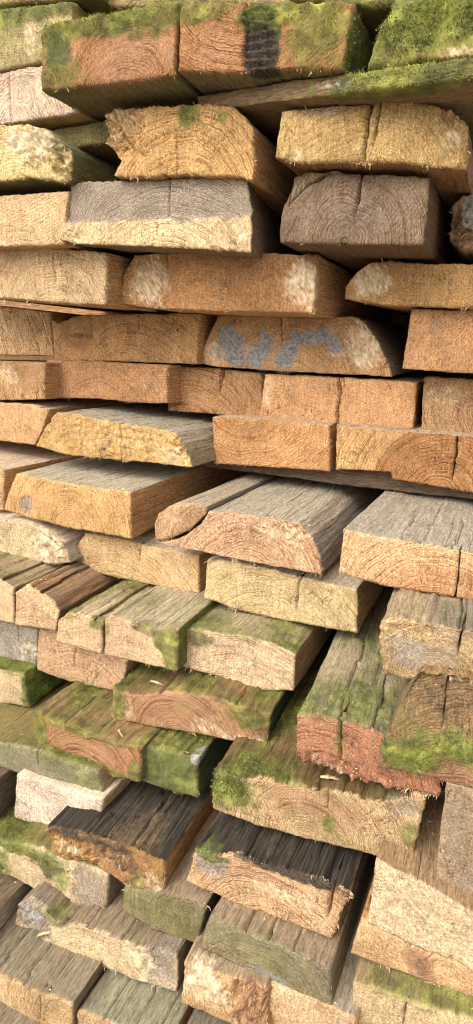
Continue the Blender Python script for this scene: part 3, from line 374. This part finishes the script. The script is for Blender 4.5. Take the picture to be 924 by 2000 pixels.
# ------------------------------------------------------------------ how far out each plank stands (each rests on the ones below)
def side_y(pl, x):
    a = np.array(pl, float); return np.interp(x, a[:, 0], a[:, 1])
idx = {p['key']: i for i, p in enumerate(PL)}
N = len(PL)
rows, rhs = [], []
PRW = .12
PD = dict(D1=.855, D2=.852, M6=.615, K2=.735, K5=.735, K1=.745, K4=.745, I3=.825, I5=.828, L2=.775, L1=.775, A1=.87, A2=.87, A3=.80, A4=.80, A5=.795, C1=.84, C2=.845, C3=.842, G2=1.03, H2=.925, H1=.985, G1=.99)
def sval(x, y): return ray(np.array([x, y]))[2]
for li, lo in enumerate(PL):
    lx0, lx1 = lo['top'][0][0], lo['top'][-1][0]
    near = {}
    for x in np.linspace(lx0 + 6, lx1 - 6, 13):
        yl = side_y(lo['top'], x); best = None
        for ui, up in enumerate(PL):
            if ui == li or up.get('fix', 0) > 1 or lo.get('fix', 0) > 1: continue
            ux0, ux1 = up['bot'][0][0], up['bot'][-1][0]
            if not (ux0 < x < ux1): continue
            yu = side_y(up['bot'], x); gap = yl - yu
            if -14 < gap < 190 and side_y(up['top'], x) < yl - 30:
                if best is None or gap < best[0]: best = (gap, ui, yu)
        if best: near.setdefault(best[1], []).append((x, yl, best[2]))
    for ui, lst in near.items():
        sb = np.mean([sval(x, yu) for x, yl, yu in lst]); st = np.mean([sval(x, yl) for x, yl, yu in lst])
        r = np.zeros(N); wt = math.sqrt(len(lst) / 13.0)
        r[ui] = sb * wt; r[li] = -st * wt; rows.append(r); rhs.append(0.0)
for i in range(N):
    yc = np.mean([q[1] for q in PL[i]['top']])
    pri = np.interp(yc, [0, 250, 500, 900, 1100, 1500, 2000], [.84, .92, .98, 1.0, .90, .76, .62])
    r = np.zeros(N); r[i] = PRW; rows.append(r); rhs.append(PRW * pri)
    if PL[i]['key'] in PD: r[i] = 2.0; rhs[-1] = 2.0 * PD[PL[i]['key']]
dsol = np.linalg.lstsq(np.array(rows), np.array(rhs), rcond=None)[0]
for i, p in enumerate(PL): p['d'] = (p.get('fix') or dsol[i] + p['dd']) * D0

# ------------------------------------------------------------------ building one plank
rng = np.random.default_rng(7)
def mesh_from(name, V, quads, tris=None, ngon=None, mats=(), smooth=True):
    me = bpy.data.meshes.new(name)
    loops = []; starts = []; n = 0
    parts = []
    if quads is not None and len(quads): parts.append((np.asarray(quads, np.int32), 4))
    if tris is not None and len(tris): parts.append((np.asarray(tris, np.int32), 3))
    tot = sum(len(a) for a, k in parts) + (1 if ngon is not None else 0)
    li = np.concatenate([a.ravel() for a, k in parts] + ([np.asarray(ngon, np.int32)] if ngon is not None else []))
    st = []
    for a, k in parts: st.append(np.arange(len(a)) * k + n); n += len(a) * k
    if ngon is not None: st.append(np.array([n])); n += len(ngon)
    st = np.concatenate(st).astype(np.int32)
    me.vertices.add(len(V)); me.vertices.foreach_set('co', np.asarray(V, np.float32).ravel())
    me.loops.add(len(li)); me.loops.foreach_set('vertex_index', li.astype(np.int32))
    me.polygons.add(tot); me.polygons.foreach_set('loop_start', st)
    me.update(calc_edges=True)
    me.polygons.foreach_set('use_smooth', np.full(tot, smooth))
    for m in mats: me.materials.append(m)
    me.validate(clean_customdata=False)
    return me
def vattr(me, name, arr):
    a = me.attributes.new(name, 'FLOAT_VECTOR', 'POINT'); a.data.foreach_set('vector', np.asarray(arr, np.float32).ravel())

STEP = .0027
def build(i, p):
    d = p['d']
    yawk = 0.0
    if p.get('yaw'):
        (xl, dl), (xr, dr_) = p['yaw']; dl *= D0; dr_ *= D0
        Xl = ray(np.array([xl, 150.]))[0] * dl; Xr = ray(np.array([xr, 150.]))[0] * dr_
        yawk = (dr_ - dl) / (Xr - Xl)
    def XZ(pts):
        if yawk:
            r_ = ray(np.array(pts, float)); dd_ = (dl - yawk * Xl) / (1 - yawk * r_[:, 0])
            return (CAM + r_ * dd_[:, None])[:, [0, 2]]
        q = at(np.array(pts, float), d); return q[:, [0, 2]]
    topl, botl = p['top'], p['bot']
    T = XZ(topl); B = XZ(botl)
    L = XZ([topl[0]] + p['left'] + [botl[0]]); R = XZ([topl[-1]] + p['right'] + [botl[-1]])
    ln = lambda a: np.linalg.norm(np.diff(a, axis=0), axis=1).sum()
    nx = max(8, int(max(ln(T), ln(B)) / STEP)) + 1; nz = max(6, int(max(ln(L), ln(R)) / STEP)) + 1
    T, B, L, R = resample(T, nx), resample(B, nx), resample(L, nz), resample(R, nz)
    u = np.linspace(0, 1, nx)[None, :, None]; v = np.linspace(0, 1, nz)[:, None, None]
    S = ((1 - v) * T[None] + v * B[None] + (1 - u) * L[:, None] + u * R[:, None]
         - ((1 - u) * (1 - v) * T[0] + u * (1 - v) * T[-1] + (1 - u) * v * B[0] + u * v * B[-1]))
    W_, H_ = ln(T), ln(L)
    origin = np.array([T[:, 0].mean(), CAM[1] + d, B[:, 1].min()])
    # plank direction
    if p['vp'] is not None:
        dr = ray(np.array(p['vp'], float)); dirv = dr / dr[1]
    else:
        dirv = np.array([rng.normal(0, .02), 1.0, rng.normal(0, .008)])
    if p['bearer']: dirv = np.array([0., 1., 0.])
    # ring offsets along the plank
    ymid = np.mean([q[1] for q in topl])
    if p['bearer']:
        ys = np.r_[np.linspace(.004, p['bearer'], 12)]
    else:
        fine = .0045 if ymid > 770 else .008
        ys = np.concatenate([np.arange(fine, .08, fine), np.arange(.08, .30, fine * 1.7), np.arange(.30, .6, .03), [.7, 1.0, 1.5]])
    # boundary loop: top L->R, right down, bottom R->L, left up
    gi = np.arange(nx * nz).reshape(nz, nx)
    loop = np.concatenate([gi[0, :-1], gi[:-1, -1], gi[-1, :0:-1], gi[:0:-1, 0]])
    nl = len(loop)
    x0, z0 = S[..., 0].ravel(), S[..., 1].ravel()
    cap = np.stack([x0, np.zeros_like(x0), z0], -1)
    nc = len(cap)
    bx = cap[loop]
    tg = np.roll(bx, -2, 0) - np.roll(bx, 2, 0); nrm = np.stack([tg[:, 2] * -1, tg[:, 0] * 0, tg[:, 0]], -1)
    nrm /= np.linalg.norm(nrm, axis=1, keepdims=True) + 1e-9           # outward (loop runs clockwise seen from the front)
    ctr = bx.mean(0)
    if ((bx - ctr) * nrm).sum() < 0: nrm = -nrm
    tube0 = bx[None] + dirv[None, None] * ys[:, None, None]             # (k, nl, 3)
    P0 = np.concatenate([cap, tube0.reshape(-1, 3)])                    # clean plank
    Yk = np.concatenate([np.zeros(nc), np.repeat(ys, nl)])
    NR = np.zeros_like(P0); NR[loop] = nrm; NR[nc:] = np.tile(nrm, (len(ys), 1))
    isb = np.zeros(nc, bool); isb[loop] = True
    END = np.concatenate([np.ones(nc), np.zeros(len(P0) - nc)])
    seed = i * 17
    loc = P0 - np.array([origin[0], 0, origin[2]])                      # local, unsheared below
    unsh = loc - dirv[None] * Yk[:, None]; unsh[:, 1] = Yk
    # ---- masks
    px2 = lambda x, y: XZ([(x, y)])[0]
    mask = {k: np.zeros(len(P0)) for k in (M_, G_, R_, L_, T_, B_, LI)}
    fx, fz = unsh[:, 0] + origin[0], unsh[:, 2] + origin[2]
    pr = np.stack([fx, fz * 1.0, Yk * .4], -1)
    wq = fbm(pr * 55, 3, seed + 3) * .55
    spx = d / (F * .93)
    for b in p['m']:
        kind, x, y, rx, ry, s = b[:6]; pw = b[6] if len(b) > 6 else 2
        c = px2(x, y); ax = np.linalg.norm(px2(x + rx, y) - c); az = np.linalg.norm(px2(x, y + ry) - c)
        q = (np.abs(fx - c[0]) / ax) ** pw + (np.abs(fz - c[1]) / az) ** pw
        q = q * (1 + wq) ** 2 + (Yk / .03) ** 2
        val = s * (1 - sstep(.1, 2.1, q))
        mask[kind] = np.maximum(mask[kind], val)
    topness = sstep(.45, .8, NR[:, 2]) * (Yk > 0); sideness = sstep(.4, .8, NR[:, 0]) * (Yk > 0)
    lowf = fbm(np.stack([fx * 14, Yk * 7, fz * 14], -1), 3, seed + 5)
    names = dict(moss=M_, grey=G_, red=R_, burnt=B_, lichen=LI)
    for k, a in p['tm'].items(): mask[names[k]] = np.maximum(mask[names[k]], a * topness * (np.clip(1.1 + 2.2 * lowf, .0, 2.0) if k != 'burnt' else np.clip(1 + 1.0 * lowf, .4, 1.3)) * np.exp(-np.maximum(Yk - .25, 0) * 6))
    for k, a in p.get('sm', {}).items(): mask[names[k]] = np.maximum(mask[names[k]], a * sideness * np.clip(1 + .6 * lowf, .2, 1.4))
    # ---- displacement
    V = P0.copy()
    q = np.stack([P0[:, 0], P0[:, 1] * .12, P0[:, 2]], -1) + i * 3.17
    rg = p['rag']
    jx = fbm(q * 48, 3, seed) * .0011 * rg + fbm(q * 210, 2, seed + 31) * .0009 * min(rg, 2)
    jz = fbm(q * 48 + 9.1, 3, seed + 7) * .0010 * rg + fbm(q * 210 + 3.3, 2, seed + 37) * .0009 * min(rg, 2)
    V[:, 0] += jx; V[:, 2] += jz
    # long-grain grooves, deepest on weathered tops
    up = sstep(.3, .7, NR[:, 2])
    gq = np.stack([fx * 170, Yk * 6, fz * 170], -1) + i
    gr = np.abs(fbm(gq, 3, seed + 11)); gr2 = fbm(gq * np.array([.28, .5, .28]), 2, seed + 12)
    tube = (Yk > 0) | np.concatenate([isb, np.zeros(len(P0) - nc, bool)])
    amp = p['groove'] * (.35 + .65 * up)
    V += NR * ((-(1 - np.clip(gr * 3.6, 0, 1)) * amp * .7 + gr2 * amp * .6) * tube)[:, None]
    # front face relief
    e = np.minimum(np.minimum(u[..., 0], 1 - u[..., 0]) * W_ + 0 * v[..., 0], np.minimum(v[..., 0], 1 - v[..., 0]) * H_ + 0 * u[..., 0]).ravel()
    cp = cap + i * 1.3
    wear = p['wear'] * .32 * np.clip(1 + 1.3 * fbm(cp * 40, 2, seed + 21), .25, 2.4)
    yo = np.where(e < wear, wear - np.sqrt(np.maximum(wear ** 2 - (wear - e) ** 2, 0)), 0)
    yo += p['rough'] * (fbm(cp * 30, 3, seed + 22) * .0016 + fbm(cp * 160, 3, seed + 23) * .0011)
    yo += .003 * sstep(.3, .7, mask[G_][:nc] + .4 * wq[:nc]) * (0 if p['bearer'] else 1)
    if p.get('step'):
        zb = px2(310, p['step'])[1] + fbm(np.stack([x0 * 60, x0 * 0, x0 * 0], -1), 2, 3) * .003
        yo += np.where(z0 > zb, .005, 0)
    if p.get('ridge'):
        c = px2(p['ridge'][0], 80)[0]; wr = p['ridge'][1] * spx
        ph_ = z0 * 2 * np.pi / .0085 + fbm(cp * 50, 2, seed) * 2.5
        yo += np.exp(-((x0 - c) / wr) ** 4) * (np.sin(ph_) * .0032 + .002 + fbm(cp * 200, 2, seed + 9) * .002)
    for x, y, rx, ry, a in p.get('torn', ()):
        c = px2(x, y); ax = np.linalg.norm(px2(x + rx, y) - c); az = np.linalg.norm(px2(x, y + ry) - c)
        qq = ((x0 - c[0]) / ax) ** 2 + ((z0 - c[1]) / az) ** 2
        f_ = 1 - sstep(.3, 1.5, qq * (1 + wq[:nc]) ** 2)
        tn = .55 - np.abs(fbm(cp * np.array([120, 1, 70]), 3, seed + 25)) * 1.5 + .5 * fbm(cp * 260, 2, seed + 26)
        yo += a * f_ * tn
        yo += -a * .5 * f_ * np.clip(fbm(cp * 90, 2, seed + 29) * 2.2 - .5, 0, 1)
    if p.get('lean'):
        vv = (v[..., 0] + 0 * u[..., 0]).ravel(); yo += p['lean'] * (1 - sstep(-.15, .62, vv))
    yo -= .0035 * sstep(.4, .8, mask[M_][:nc]) * (.5 + fbm(cp * 110, 3, seed + 27))
    V[:nc, 1] += yo
    mo = sstep(.35, .8, mask[M_]); V += NR * (mo * .003 * (.4 + fbm(P0 * 110, 3, seed + 28)) * (Yk > 0))[:, None]
    yb = yo[loop]
    V[nc:, 1] += (yb[None, :] * np.exp(-ys[:, None] / .02)).ravel()
    # ---- splits in the cut end
    Vc = V[:nc].reshape(nz, nx, 3)
    for pts, wpx, dep in p['cr']:
        cl = XZ(pts); wd = max(wpx * spx, .0012)
        horiz = abs(cl[-1, 0] - cl[0, 0]) > 1.3 * abs(cl[-1, 1] - cl[0, 1])
        A, Bx = (0, 2) if not horiz else (2, 0)                        # A: coordinate across the split
        ca, cb = (cl[:, 0], cl[:, 1]) if not horiz else (cl[:, 1], cl[:, 0])
        o = np.argsort(cb); ca, cb = ca[o], cb[o]; lo, hi = cb[0] - .004, cb[-1] + .004
        G = Vc if not horiz else Vc.transpose(1, 0, 2)
        # rows j run along the split, columns across: one column is bent onto the split
        nr, ncol = G.shape[:2]; wd *= 1.7
        gb0 = G[:, ncol // 2, Bx]; js = np.nonzero((gb0 > lo) & (gb0 < hi))[0]
        if len(js) < 3: continue
        ks = [int(np.argmin(np.abs(G[j, :, A] - np.interp(G[j, ncol // 2, Bx], cb, ca)))) for j in js]
        k = int(np.clip(np.median(ks), 3, ncol - 4))
        cw = abs(G[js[0], -1, A] - G[js[0], 0, A]) / (ncol - 1); sg = 1 if G[js[0], -1, A] > G[js[0], 0, A] else -1
        M = max(8, int(np.ptp(ca) / cw * 1.6)); mi = np.arange(ncol); fall = np.clip(1 - np.abs(mi - k) / M, 0, 1)
        fall = np.where(mi < k, np.minimum(fall, mi / max(k, 1)), np.minimum(fall, (ncol - 1 - mi) / max(ncol - 1 - k, 1)))
        for j in range(nr):
            jn = int(np.clip(j, js[0], js[-1])); inside = jn == j; dist = abs(j - jn)
            if dist > 12: continue
            row = G[j]; gb = row[k, Bx]
            xc = np.interp(gb, cb, ca) + noise(np.array([[gb * 130, i * 2., 1.]]))[0] * .0007
            row[:, A] += (xc - row[k, A]) * fall * (1 - dist / 12)
            if not inside: continue
            t = np.clip((gb - lo) / (hi - lo), 0, 1); w_ = wd * (.8 + .45 * noise(np.array([[gb * 170, i, 3.]]))[0])
            edge = 1.0
            if t < .2 and lo > z0.min() + .01: edge = t / .2
            if t > .8 and hi < z0.max() - .01: edge = (1 - t) / .2
            w_ = max(w_ * max(edge, .3), .0006); c0 = row[k, A]
            row[k, 1] += dep * 1.5 * max(edge, .15)
            for s_ in (-1, 1):
                row[k + s_, A] = c0 + s_ * sg * w_ / 2; row[k + s_, 1] += .0006
                for m_ in (2, 3):
                    if (row[k + m_ * s_, A] - row[k + (m_ - 1) * s_, A]) * s_ * sg < .0005: row[k + m_ * s_, A] = row[k + (m_ - 1) * s_, A] + s_ * sg * .0007
    # ---- splits and holes along the top
    Vt = V[nc:].reshape(len(ys), nl, 3)
    for ti, (t, wmm) in enumerate(p['tc']):
        wmm = wmm * .7
        yl = rng.uniform(.12, .4) if wmm < 3 else .5
        for k in range(len(ys)):
            if ys[k] > yl: break
            j = int(round((t + .012 * noise(np.array([[ys[k] * 22, i, ti * 5.]]))[0]) * (nx - 1)))
            if j < 3 or j > nx - 4: continue
            w_ = wmm * .001 * (.8 + .5 * noise(np.array([[ys[k] * 50, i, 9.]]))[0])
            w_ *= 1 - .7 * (ys[k] / yl) ** 3
            m_ = max(1, int(round(w_ / STEP * .5)))
            for jj in range(-m_ + 1, m_): Vt[k, j + jj] -= nrm[j] * (.014 * (1 - .3 * abs(jj) / m_))
            if m_ == 1:
                Vt[k, j] -= nrm[j] * .0001
                Vt[k, j - 1, 0] = Vt[k, j, 0] - w_ / 2; Vt[k, j + 1, 0] = Vt[k, j, 0] + w_ / 2
    for t, yy, r in p['holes']:
        c = Vt[np.argmin(np.abs(ys - yy)), int(t * (nx - 1))].copy()
        dd = np.linalg.norm(Vt - c, axis=-1); Vt -= nrm[None] * (.015 * (1 - sstep(r * .55, r * 1.0, dd)))[..., None]
    # ---- faces
    q1 = np.stack([gi[:-1, :-1], gi[1:, :-1], gi[1:, 1:], gi[:-1, 1:]], -1).reshape(-1, 4)
    rings = np.concatenate([loop[None], nc + np.arange(len(ys) * nl).reshape(len(ys), nl)])
    r0, r1 = rings[:-1], rings[1:]
    q2 = np.stack([r0, np.roll(r0, -1, 1), np.roll(r1, -1, 1), r1], -1).reshape(-1, 4)
    if yawk: V[:, 1] += (V[:, 0] - Xl) * yawk + dl - d
    org = np.array([origin[0], 0, origin[2]])
    me = mesh_from(p['n'], V - org, np.concatenate([q1, q2]), ngon=rings[-1], mats=[WOOD])
    pith = px2(*p['pith']) if p['pith'] else np.array([origin[0] + rng.uniform(-.05, .05), origin[2] - rng.uniform(.02, .1)])
    wood = np.stack([fx - pith[0], Yk + np.concatenate([V[:nc, 1] * .5, np.zeros(len(P0) - nc)]), fz - pith[1]], -1)
    for kx, ky, kr in p.get('knots', ()):
        kc_ = px2(kx, ky); kr_ = kr * spx
        w_ = 1 - sstep(.55, 1.5, np.hypot(fx - kc_[0], fz - kc_[1]) / kr_)
        loc_ = np.stack([(fx - kc_[0]) * 1.3 + .004, Yk, (fz - kc_[1]) * 1.6], -1)
        wood = wood * (1 - w_[:, None]) + loc_ * w_[:, None]
    if p['bearer']:
        wood = np.stack([Yk, fx, fz - pith[1]], -1); END = END * 0
    vattr(me, 'wood', wood)
    vattr(me, 'mask_a', np.stack([mask[M_], mask[G_], mask[R_]], -1))
    vattr(me, 'mask_b', np.stack([mask[L_], mask[T_], mask[B_]], -1))
    topsh = sstep(.35, .75, NR[:, 2]) * (Yk > 0) if not p['bearer'] else topness
    vattr(me, 'mask_c', np.stack([END, topsh, mask[LI]], -1))
    ob = bpy.data.objects.new(p['n'], me); COL.objects.link(ob)
    ob.location = (origin[0], origin[1], origin[2])
    ob['label'] = p['label']; ob['category'] = 'plank' if not p['bearer'] else 'bearer'
    if not p['bearer']: ob['group'] = 'planks stacked in the pile'
    else: ob['group'] = 'bearers laid crosswise between the layers'
    c = p['pal']; low_ = np.array([.79, .82, .865]) if ymid > 940 else np.array([.795, .797, .81])
    hv = rng.uniform(.94, 1.05) * np.array([1.0, 1 + rng.uniform(-.015, .012), 1 + rng.uniform(-.05, .04)])
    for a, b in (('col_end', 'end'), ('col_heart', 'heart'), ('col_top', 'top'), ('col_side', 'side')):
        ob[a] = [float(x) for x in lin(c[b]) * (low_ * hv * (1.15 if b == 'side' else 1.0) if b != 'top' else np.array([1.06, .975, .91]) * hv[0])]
    ob['ring_width'] = p['ring'] * spx * 1.2; ob['ring_strength'] = min(1.0, float(p['rs']) * 1.25 + .12); ob['heart_radius'] = float(p['heart'])
    # ---- moss tufts and torn fibres as parts
    nv = np.zeros(len(V) * 3, np.float32); me.vertices.foreach_get('normal', nv); nv = nv.reshape(-1, 3)
    Vl = V - org
    mm = mask[M_] + fbm(P0 * 70, 3, seed + 41) * .55
    vis = ((Yk < .22) & ((Yk == 0) | (NR[:, 2] > .3) | ((NR[:, 0] > .4) & bool(p.get('sm')))))
    cand = np.nonzero((mm > .72) & (mask[M_] > .45) & vis)[0]
    if len(cand) > 60:
        dens = 4.2 * np.clip((mm[cand] - .66) * 2.2, .08, 1) * p.get('tuft', 1.0) * np.where(Yk[cand] > .08, 1.6, 1)
        src = np.repeat(cand, rng.poisson(dens))
        n = len(src); hgt = rng.uniform(.0007, .0022, n) * p.get('tuft', 1.0) * (.6 + .6 * np.clip(mm[src], 0, 1.2))
        base = Vl[src] + rng.normal(0, .0013, (n, 3)) - nv[src] * .0006
        dv = nv[src] + rng.normal(0, .55, (n, 3)) + np.array([0, -.15, .15]); dv /= np.linalg.norm(dv, axis=1, keepdims=True)
        sdv = np.cross(dv, rng.normal(0, 1, (n, 3))); sdv /= np.linalg.norm(sdv, axis=1, keepdims=True)
        wd = rng.uniform(.0004, .0009, n)[:, None]
        TV = np.stack([base - sdv * wd, base + sdv * wd, base + dv * hgt[:, None]], 1).reshape(-1, 3)
        mo_ = bpy.data.objects.new('moss', mesh_from('moss', TV, None, np.arange(n * 3).reshape(-1, 3), mats=[MOSS], smooth=False))
        COL.objects.link(mo_); mo_.parent = ob; mo_['kind'] = 'stuff'
        mo_['tint'] = [float(x) for x in p.get('tint', (1.0, 1.0, 1.0))]
    nf = int(p['fray'] * 1.0) if p['fray'] > 90 else int(p['fray'] * .45)
    if nf and not p['bearer']:
        wgt = np.ones(nl) * .25; wgt[nx + nz:2 * nx + nz] = 1.3; wgt[nx:nx + nz] = .5
        tl = np.zeros(nc)
        for x, y, rx, ry, a in p.get('torn', ()):
            cc = px2(x, y); tl += 2.0 * np.exp(-(((x0 - cc[0]) / (rx * spx)) ** 2 + ((z0 - cc[1]) / (ry * spx)) ** 2) * 1.2)
        pool = np.concatenate([loop, np.arange(nc)]); pw_ = np.concatenate([wgt * (1 + tl[loop]), tl * .25]); pw_ *= np.clip(-.1 + fbm(cap[pool] * 60, 2, seed + 55) * 3, .01, 3) ** 1.5; pw_ /= pw_.sum()
        src = rng.choice(pool, nf, p=pw_)
        lg = rng.gamma(1.3, .0013, nf) + .0008; lg = np.minimum(lg, .012)
        nb = np.zeros((nf, 3)); nb[:] = NR[src] * .6
        dv = np.array([0, -.6, -.25]) + nb + rng.normal(0, .55, (nf, 3)); dv /= np.linalg.norm(dv, axis=1, keepdims=True)
        sdv = np.cross(dv, rng.normal(0, 1, (nf, 3))); sdv /= np.linalg.norm(sdv, axis=1, keepdims=True)
        b0 = Vl[src] + np.array([0, .001, 0]); wd = (rng.uniform(.0002, .0005, nf) + lg * .04)[:, None]; lgc = lg[:, None]
        mid_ = b0 + dv * lgc * .55 + rng.normal(0, .0006, (nf, 3))
        tip = b0 + dv * lgc + np.array([0, 0, -.25]) * lgc
        TV = np.stack([b0 - sdv * wd, b0 + sdv * wd, mid_ + sdv * wd * .8, mid_ - sdv * wd * .8, tip], 1).reshape(-1, 3)
        bi = np.arange(nf)[:, None] * 5
        fo = bpy.data.objects.new('torn_fibres', mesh_from('torn_fibres', TV, bi + np.array([[0, 1, 2, 3]]), bi + np.array([[3, 2, 4]]), mats=[FIBRE], smooth=False))
        COL.objects.link(fo); fo.parent = ob; fo['kind'] = 'stuff'
    return ob

OB = {}
for i, p in enumerate(PL): OB[p['key']] = build(i, p)

# ------------------------------------------------------------------ loose chips and splinters lying about
def splinter(label, px0, px1, on, thick, top=True, grp=None):
    p = PL[idx[on]]
    if top:
        zt = np.mean(at(np.array(p['top'], float), p['d'])[:, 2]) + thick * .7
        pts = [CAM + ray(np.array(q, float)) * ((zt - CAM[2]) / ray(np.array(q, float))[2]) for q in (px0, px1)]
    else: pts = [at(np.array(q, float), p['d'] - .003) for q in (px0, px1)]
    a, b = np.array(pts[0]), np.array(pts[1]); ax = b - a; ln_ = np.linalg.norm(ax); ax /= ln_
    s1 = np.cross(ax, (0, 0, 1.0)); s1 /= np.linalg.norm(s1) + 1e-9; s2 = np.cross(s1, ax)
    n = 9; V = []; Q = []
    for k in range(n):
        t = k / (n - 1); w_ = thick * (.25 + .75 * math.sin(math.pi * min(1, .12 + t * .86)) ** .7) * (1 + .35 * rng.normal())
        c = a + ax * ln_ * t + s1 * thick * .9 * math.sin(t * 3.3) + s2 * thick * 1.2 * math.sin(t * math.pi)
        for m_ in range(5):
            th = 2 * math.pi * m_ / 5; V.append(c + s1 * math.cos(th) * w_ + s2 * math.sin(th) * w_ * .45)
    for k in range(n - 1):
        for m_ in range(5): Q.append((k * 5 + m_, k * 5 + (m_ + 1) % 5, k * 5 + 5 + (m_ + 1) % 5, k * 5 + 5 + m_))
    o = bpy.data.objects.new('wood_splinter', mesh_from('wood_splinter', np.array(V) - a, Q, ngon=[(n - 1) * 5 + m_ for m_ in range(5)], mats=[FIBRE], smooth=False))
    COL.objects.link(o); o.location = a; o['label'] = label; o['category'] = 'splinter'; o['group'] = 'loose wood splinters on the pile'
splinter('pale flat splinter lying on the dark ribbed top below the torn red-ringed end', (626, 1517), (664, 1523), 'N3', .0028)
splinter('pale chip on the mossy top above the orange-red rings', (294, 1330), (318, 1338), 'M4', .0018)
splinter('curled chip beside the step between the red-ringed plank and its mossy neighbour', (232, 1424), (240, 1440), 'M3', .0016)
splinter('small brown chip near the right end of the oval-ringed plank top', (735, 1568), (750, 1560), 'N3', .0022)
splinter('thin pale splinter hanging slantwise under the grey and pale plank end', (405, 478), (447, 491), 'D2', .0022, False)
splinter('short pale fibre hanging below the curled-knot plank end', (253, 706), (255, 724), 'F2', .0011, False)
splinter('pale stick poking out under the grey knob of the lower left plank', (74, 1829), (97, 1822), 'R2', .0030, False)
splinter('curled pale shaving by the right end of the short-cracked tan plank', (398, 1100), (438, 1082), 'J3', .0012, False)

crumbs = []
for p in PL:
    if p['bearer'] or p['key'] in ('O1', 'O2', 'N3') or not 860 < np.mean([q[1] for q in p['top']]) < 1990: continue
    me_ = OB[p['key']].data; nv_ = len(me_.vertices)
    co = np.zeros(nv_ * 3, np.float32); me_.vertices.foreach_get('co', co); co = co.reshape(-1, 3)
    no = np.zeros(nv_ * 3, np.float32); me_.vertices.foreach_get('normal', no); no = no.reshape(-1, 3)
    ok = np.nonzero((no[:, 2] > .6) & (co[:, 1] > .004) & (co[:, 1] < .14))[0]
    if len(ok) < 50: continue
    crumbs.append(co[rng.choice(ok, 22)] + np.array(OB[p['key']].location) + rng.normal(0, .001, (22, 3)) * np.array([1, 1, 0]))
cc_ = np.concatenate(crumbs); n_ = len(cc_)
tet = np.array([[0, 0, 1], [1, 0, -.2], [-.5, .8, -.2], [-.5, -.8, -.2]])
cv = cc_[:, None] + rng.normal(0, .35, (n_, 4, 3)) * .001 + tet[None] * rng.gamma(2, .0004, n_)[:, None, None] * np.array([1.6, 1.0, .6])
ci = (np.arange(n_)[:, None, None] * 4 + np.array([[0, 1, 2], [0, 2, 3], [0, 3, 1], [1, 3, 2]])[None]).reshape(-1, 3)
cr_ = bpy.data.objects.new('sawdust', mesh_from('sawdust', cv.reshape(-1, 3), None, ci, mats=[FIBRE], smooth=False)); COL.objects.link(cr_)
cr_['kind'] = 'stuff'; cr_['label'] = 'pale sawdust crumbs scattered over the exposed plank tops'

# ------------------------------------------------------------------ the ground the stack stands on
zlow = min(o.location.z for o in OB.values()) - .004
gm = mesh_from('ground', [(-60, -60, 0), (60, -60, 0), (60, 60, 0), (-60, 60, 0)], [(0, 1, 2, 3)], mats=[ground_material()])
go = bpy.data.objects.new('ground', gm); COL.objects.link(go); go.location = (0, 0, zlow); go['kind'] = 'structure'
print('script %.1fs, tris ~%d' % (time.time() - T0, sum(len(o.data.polygons) for o in scene.objects if o.type == 'MESH') * 2))
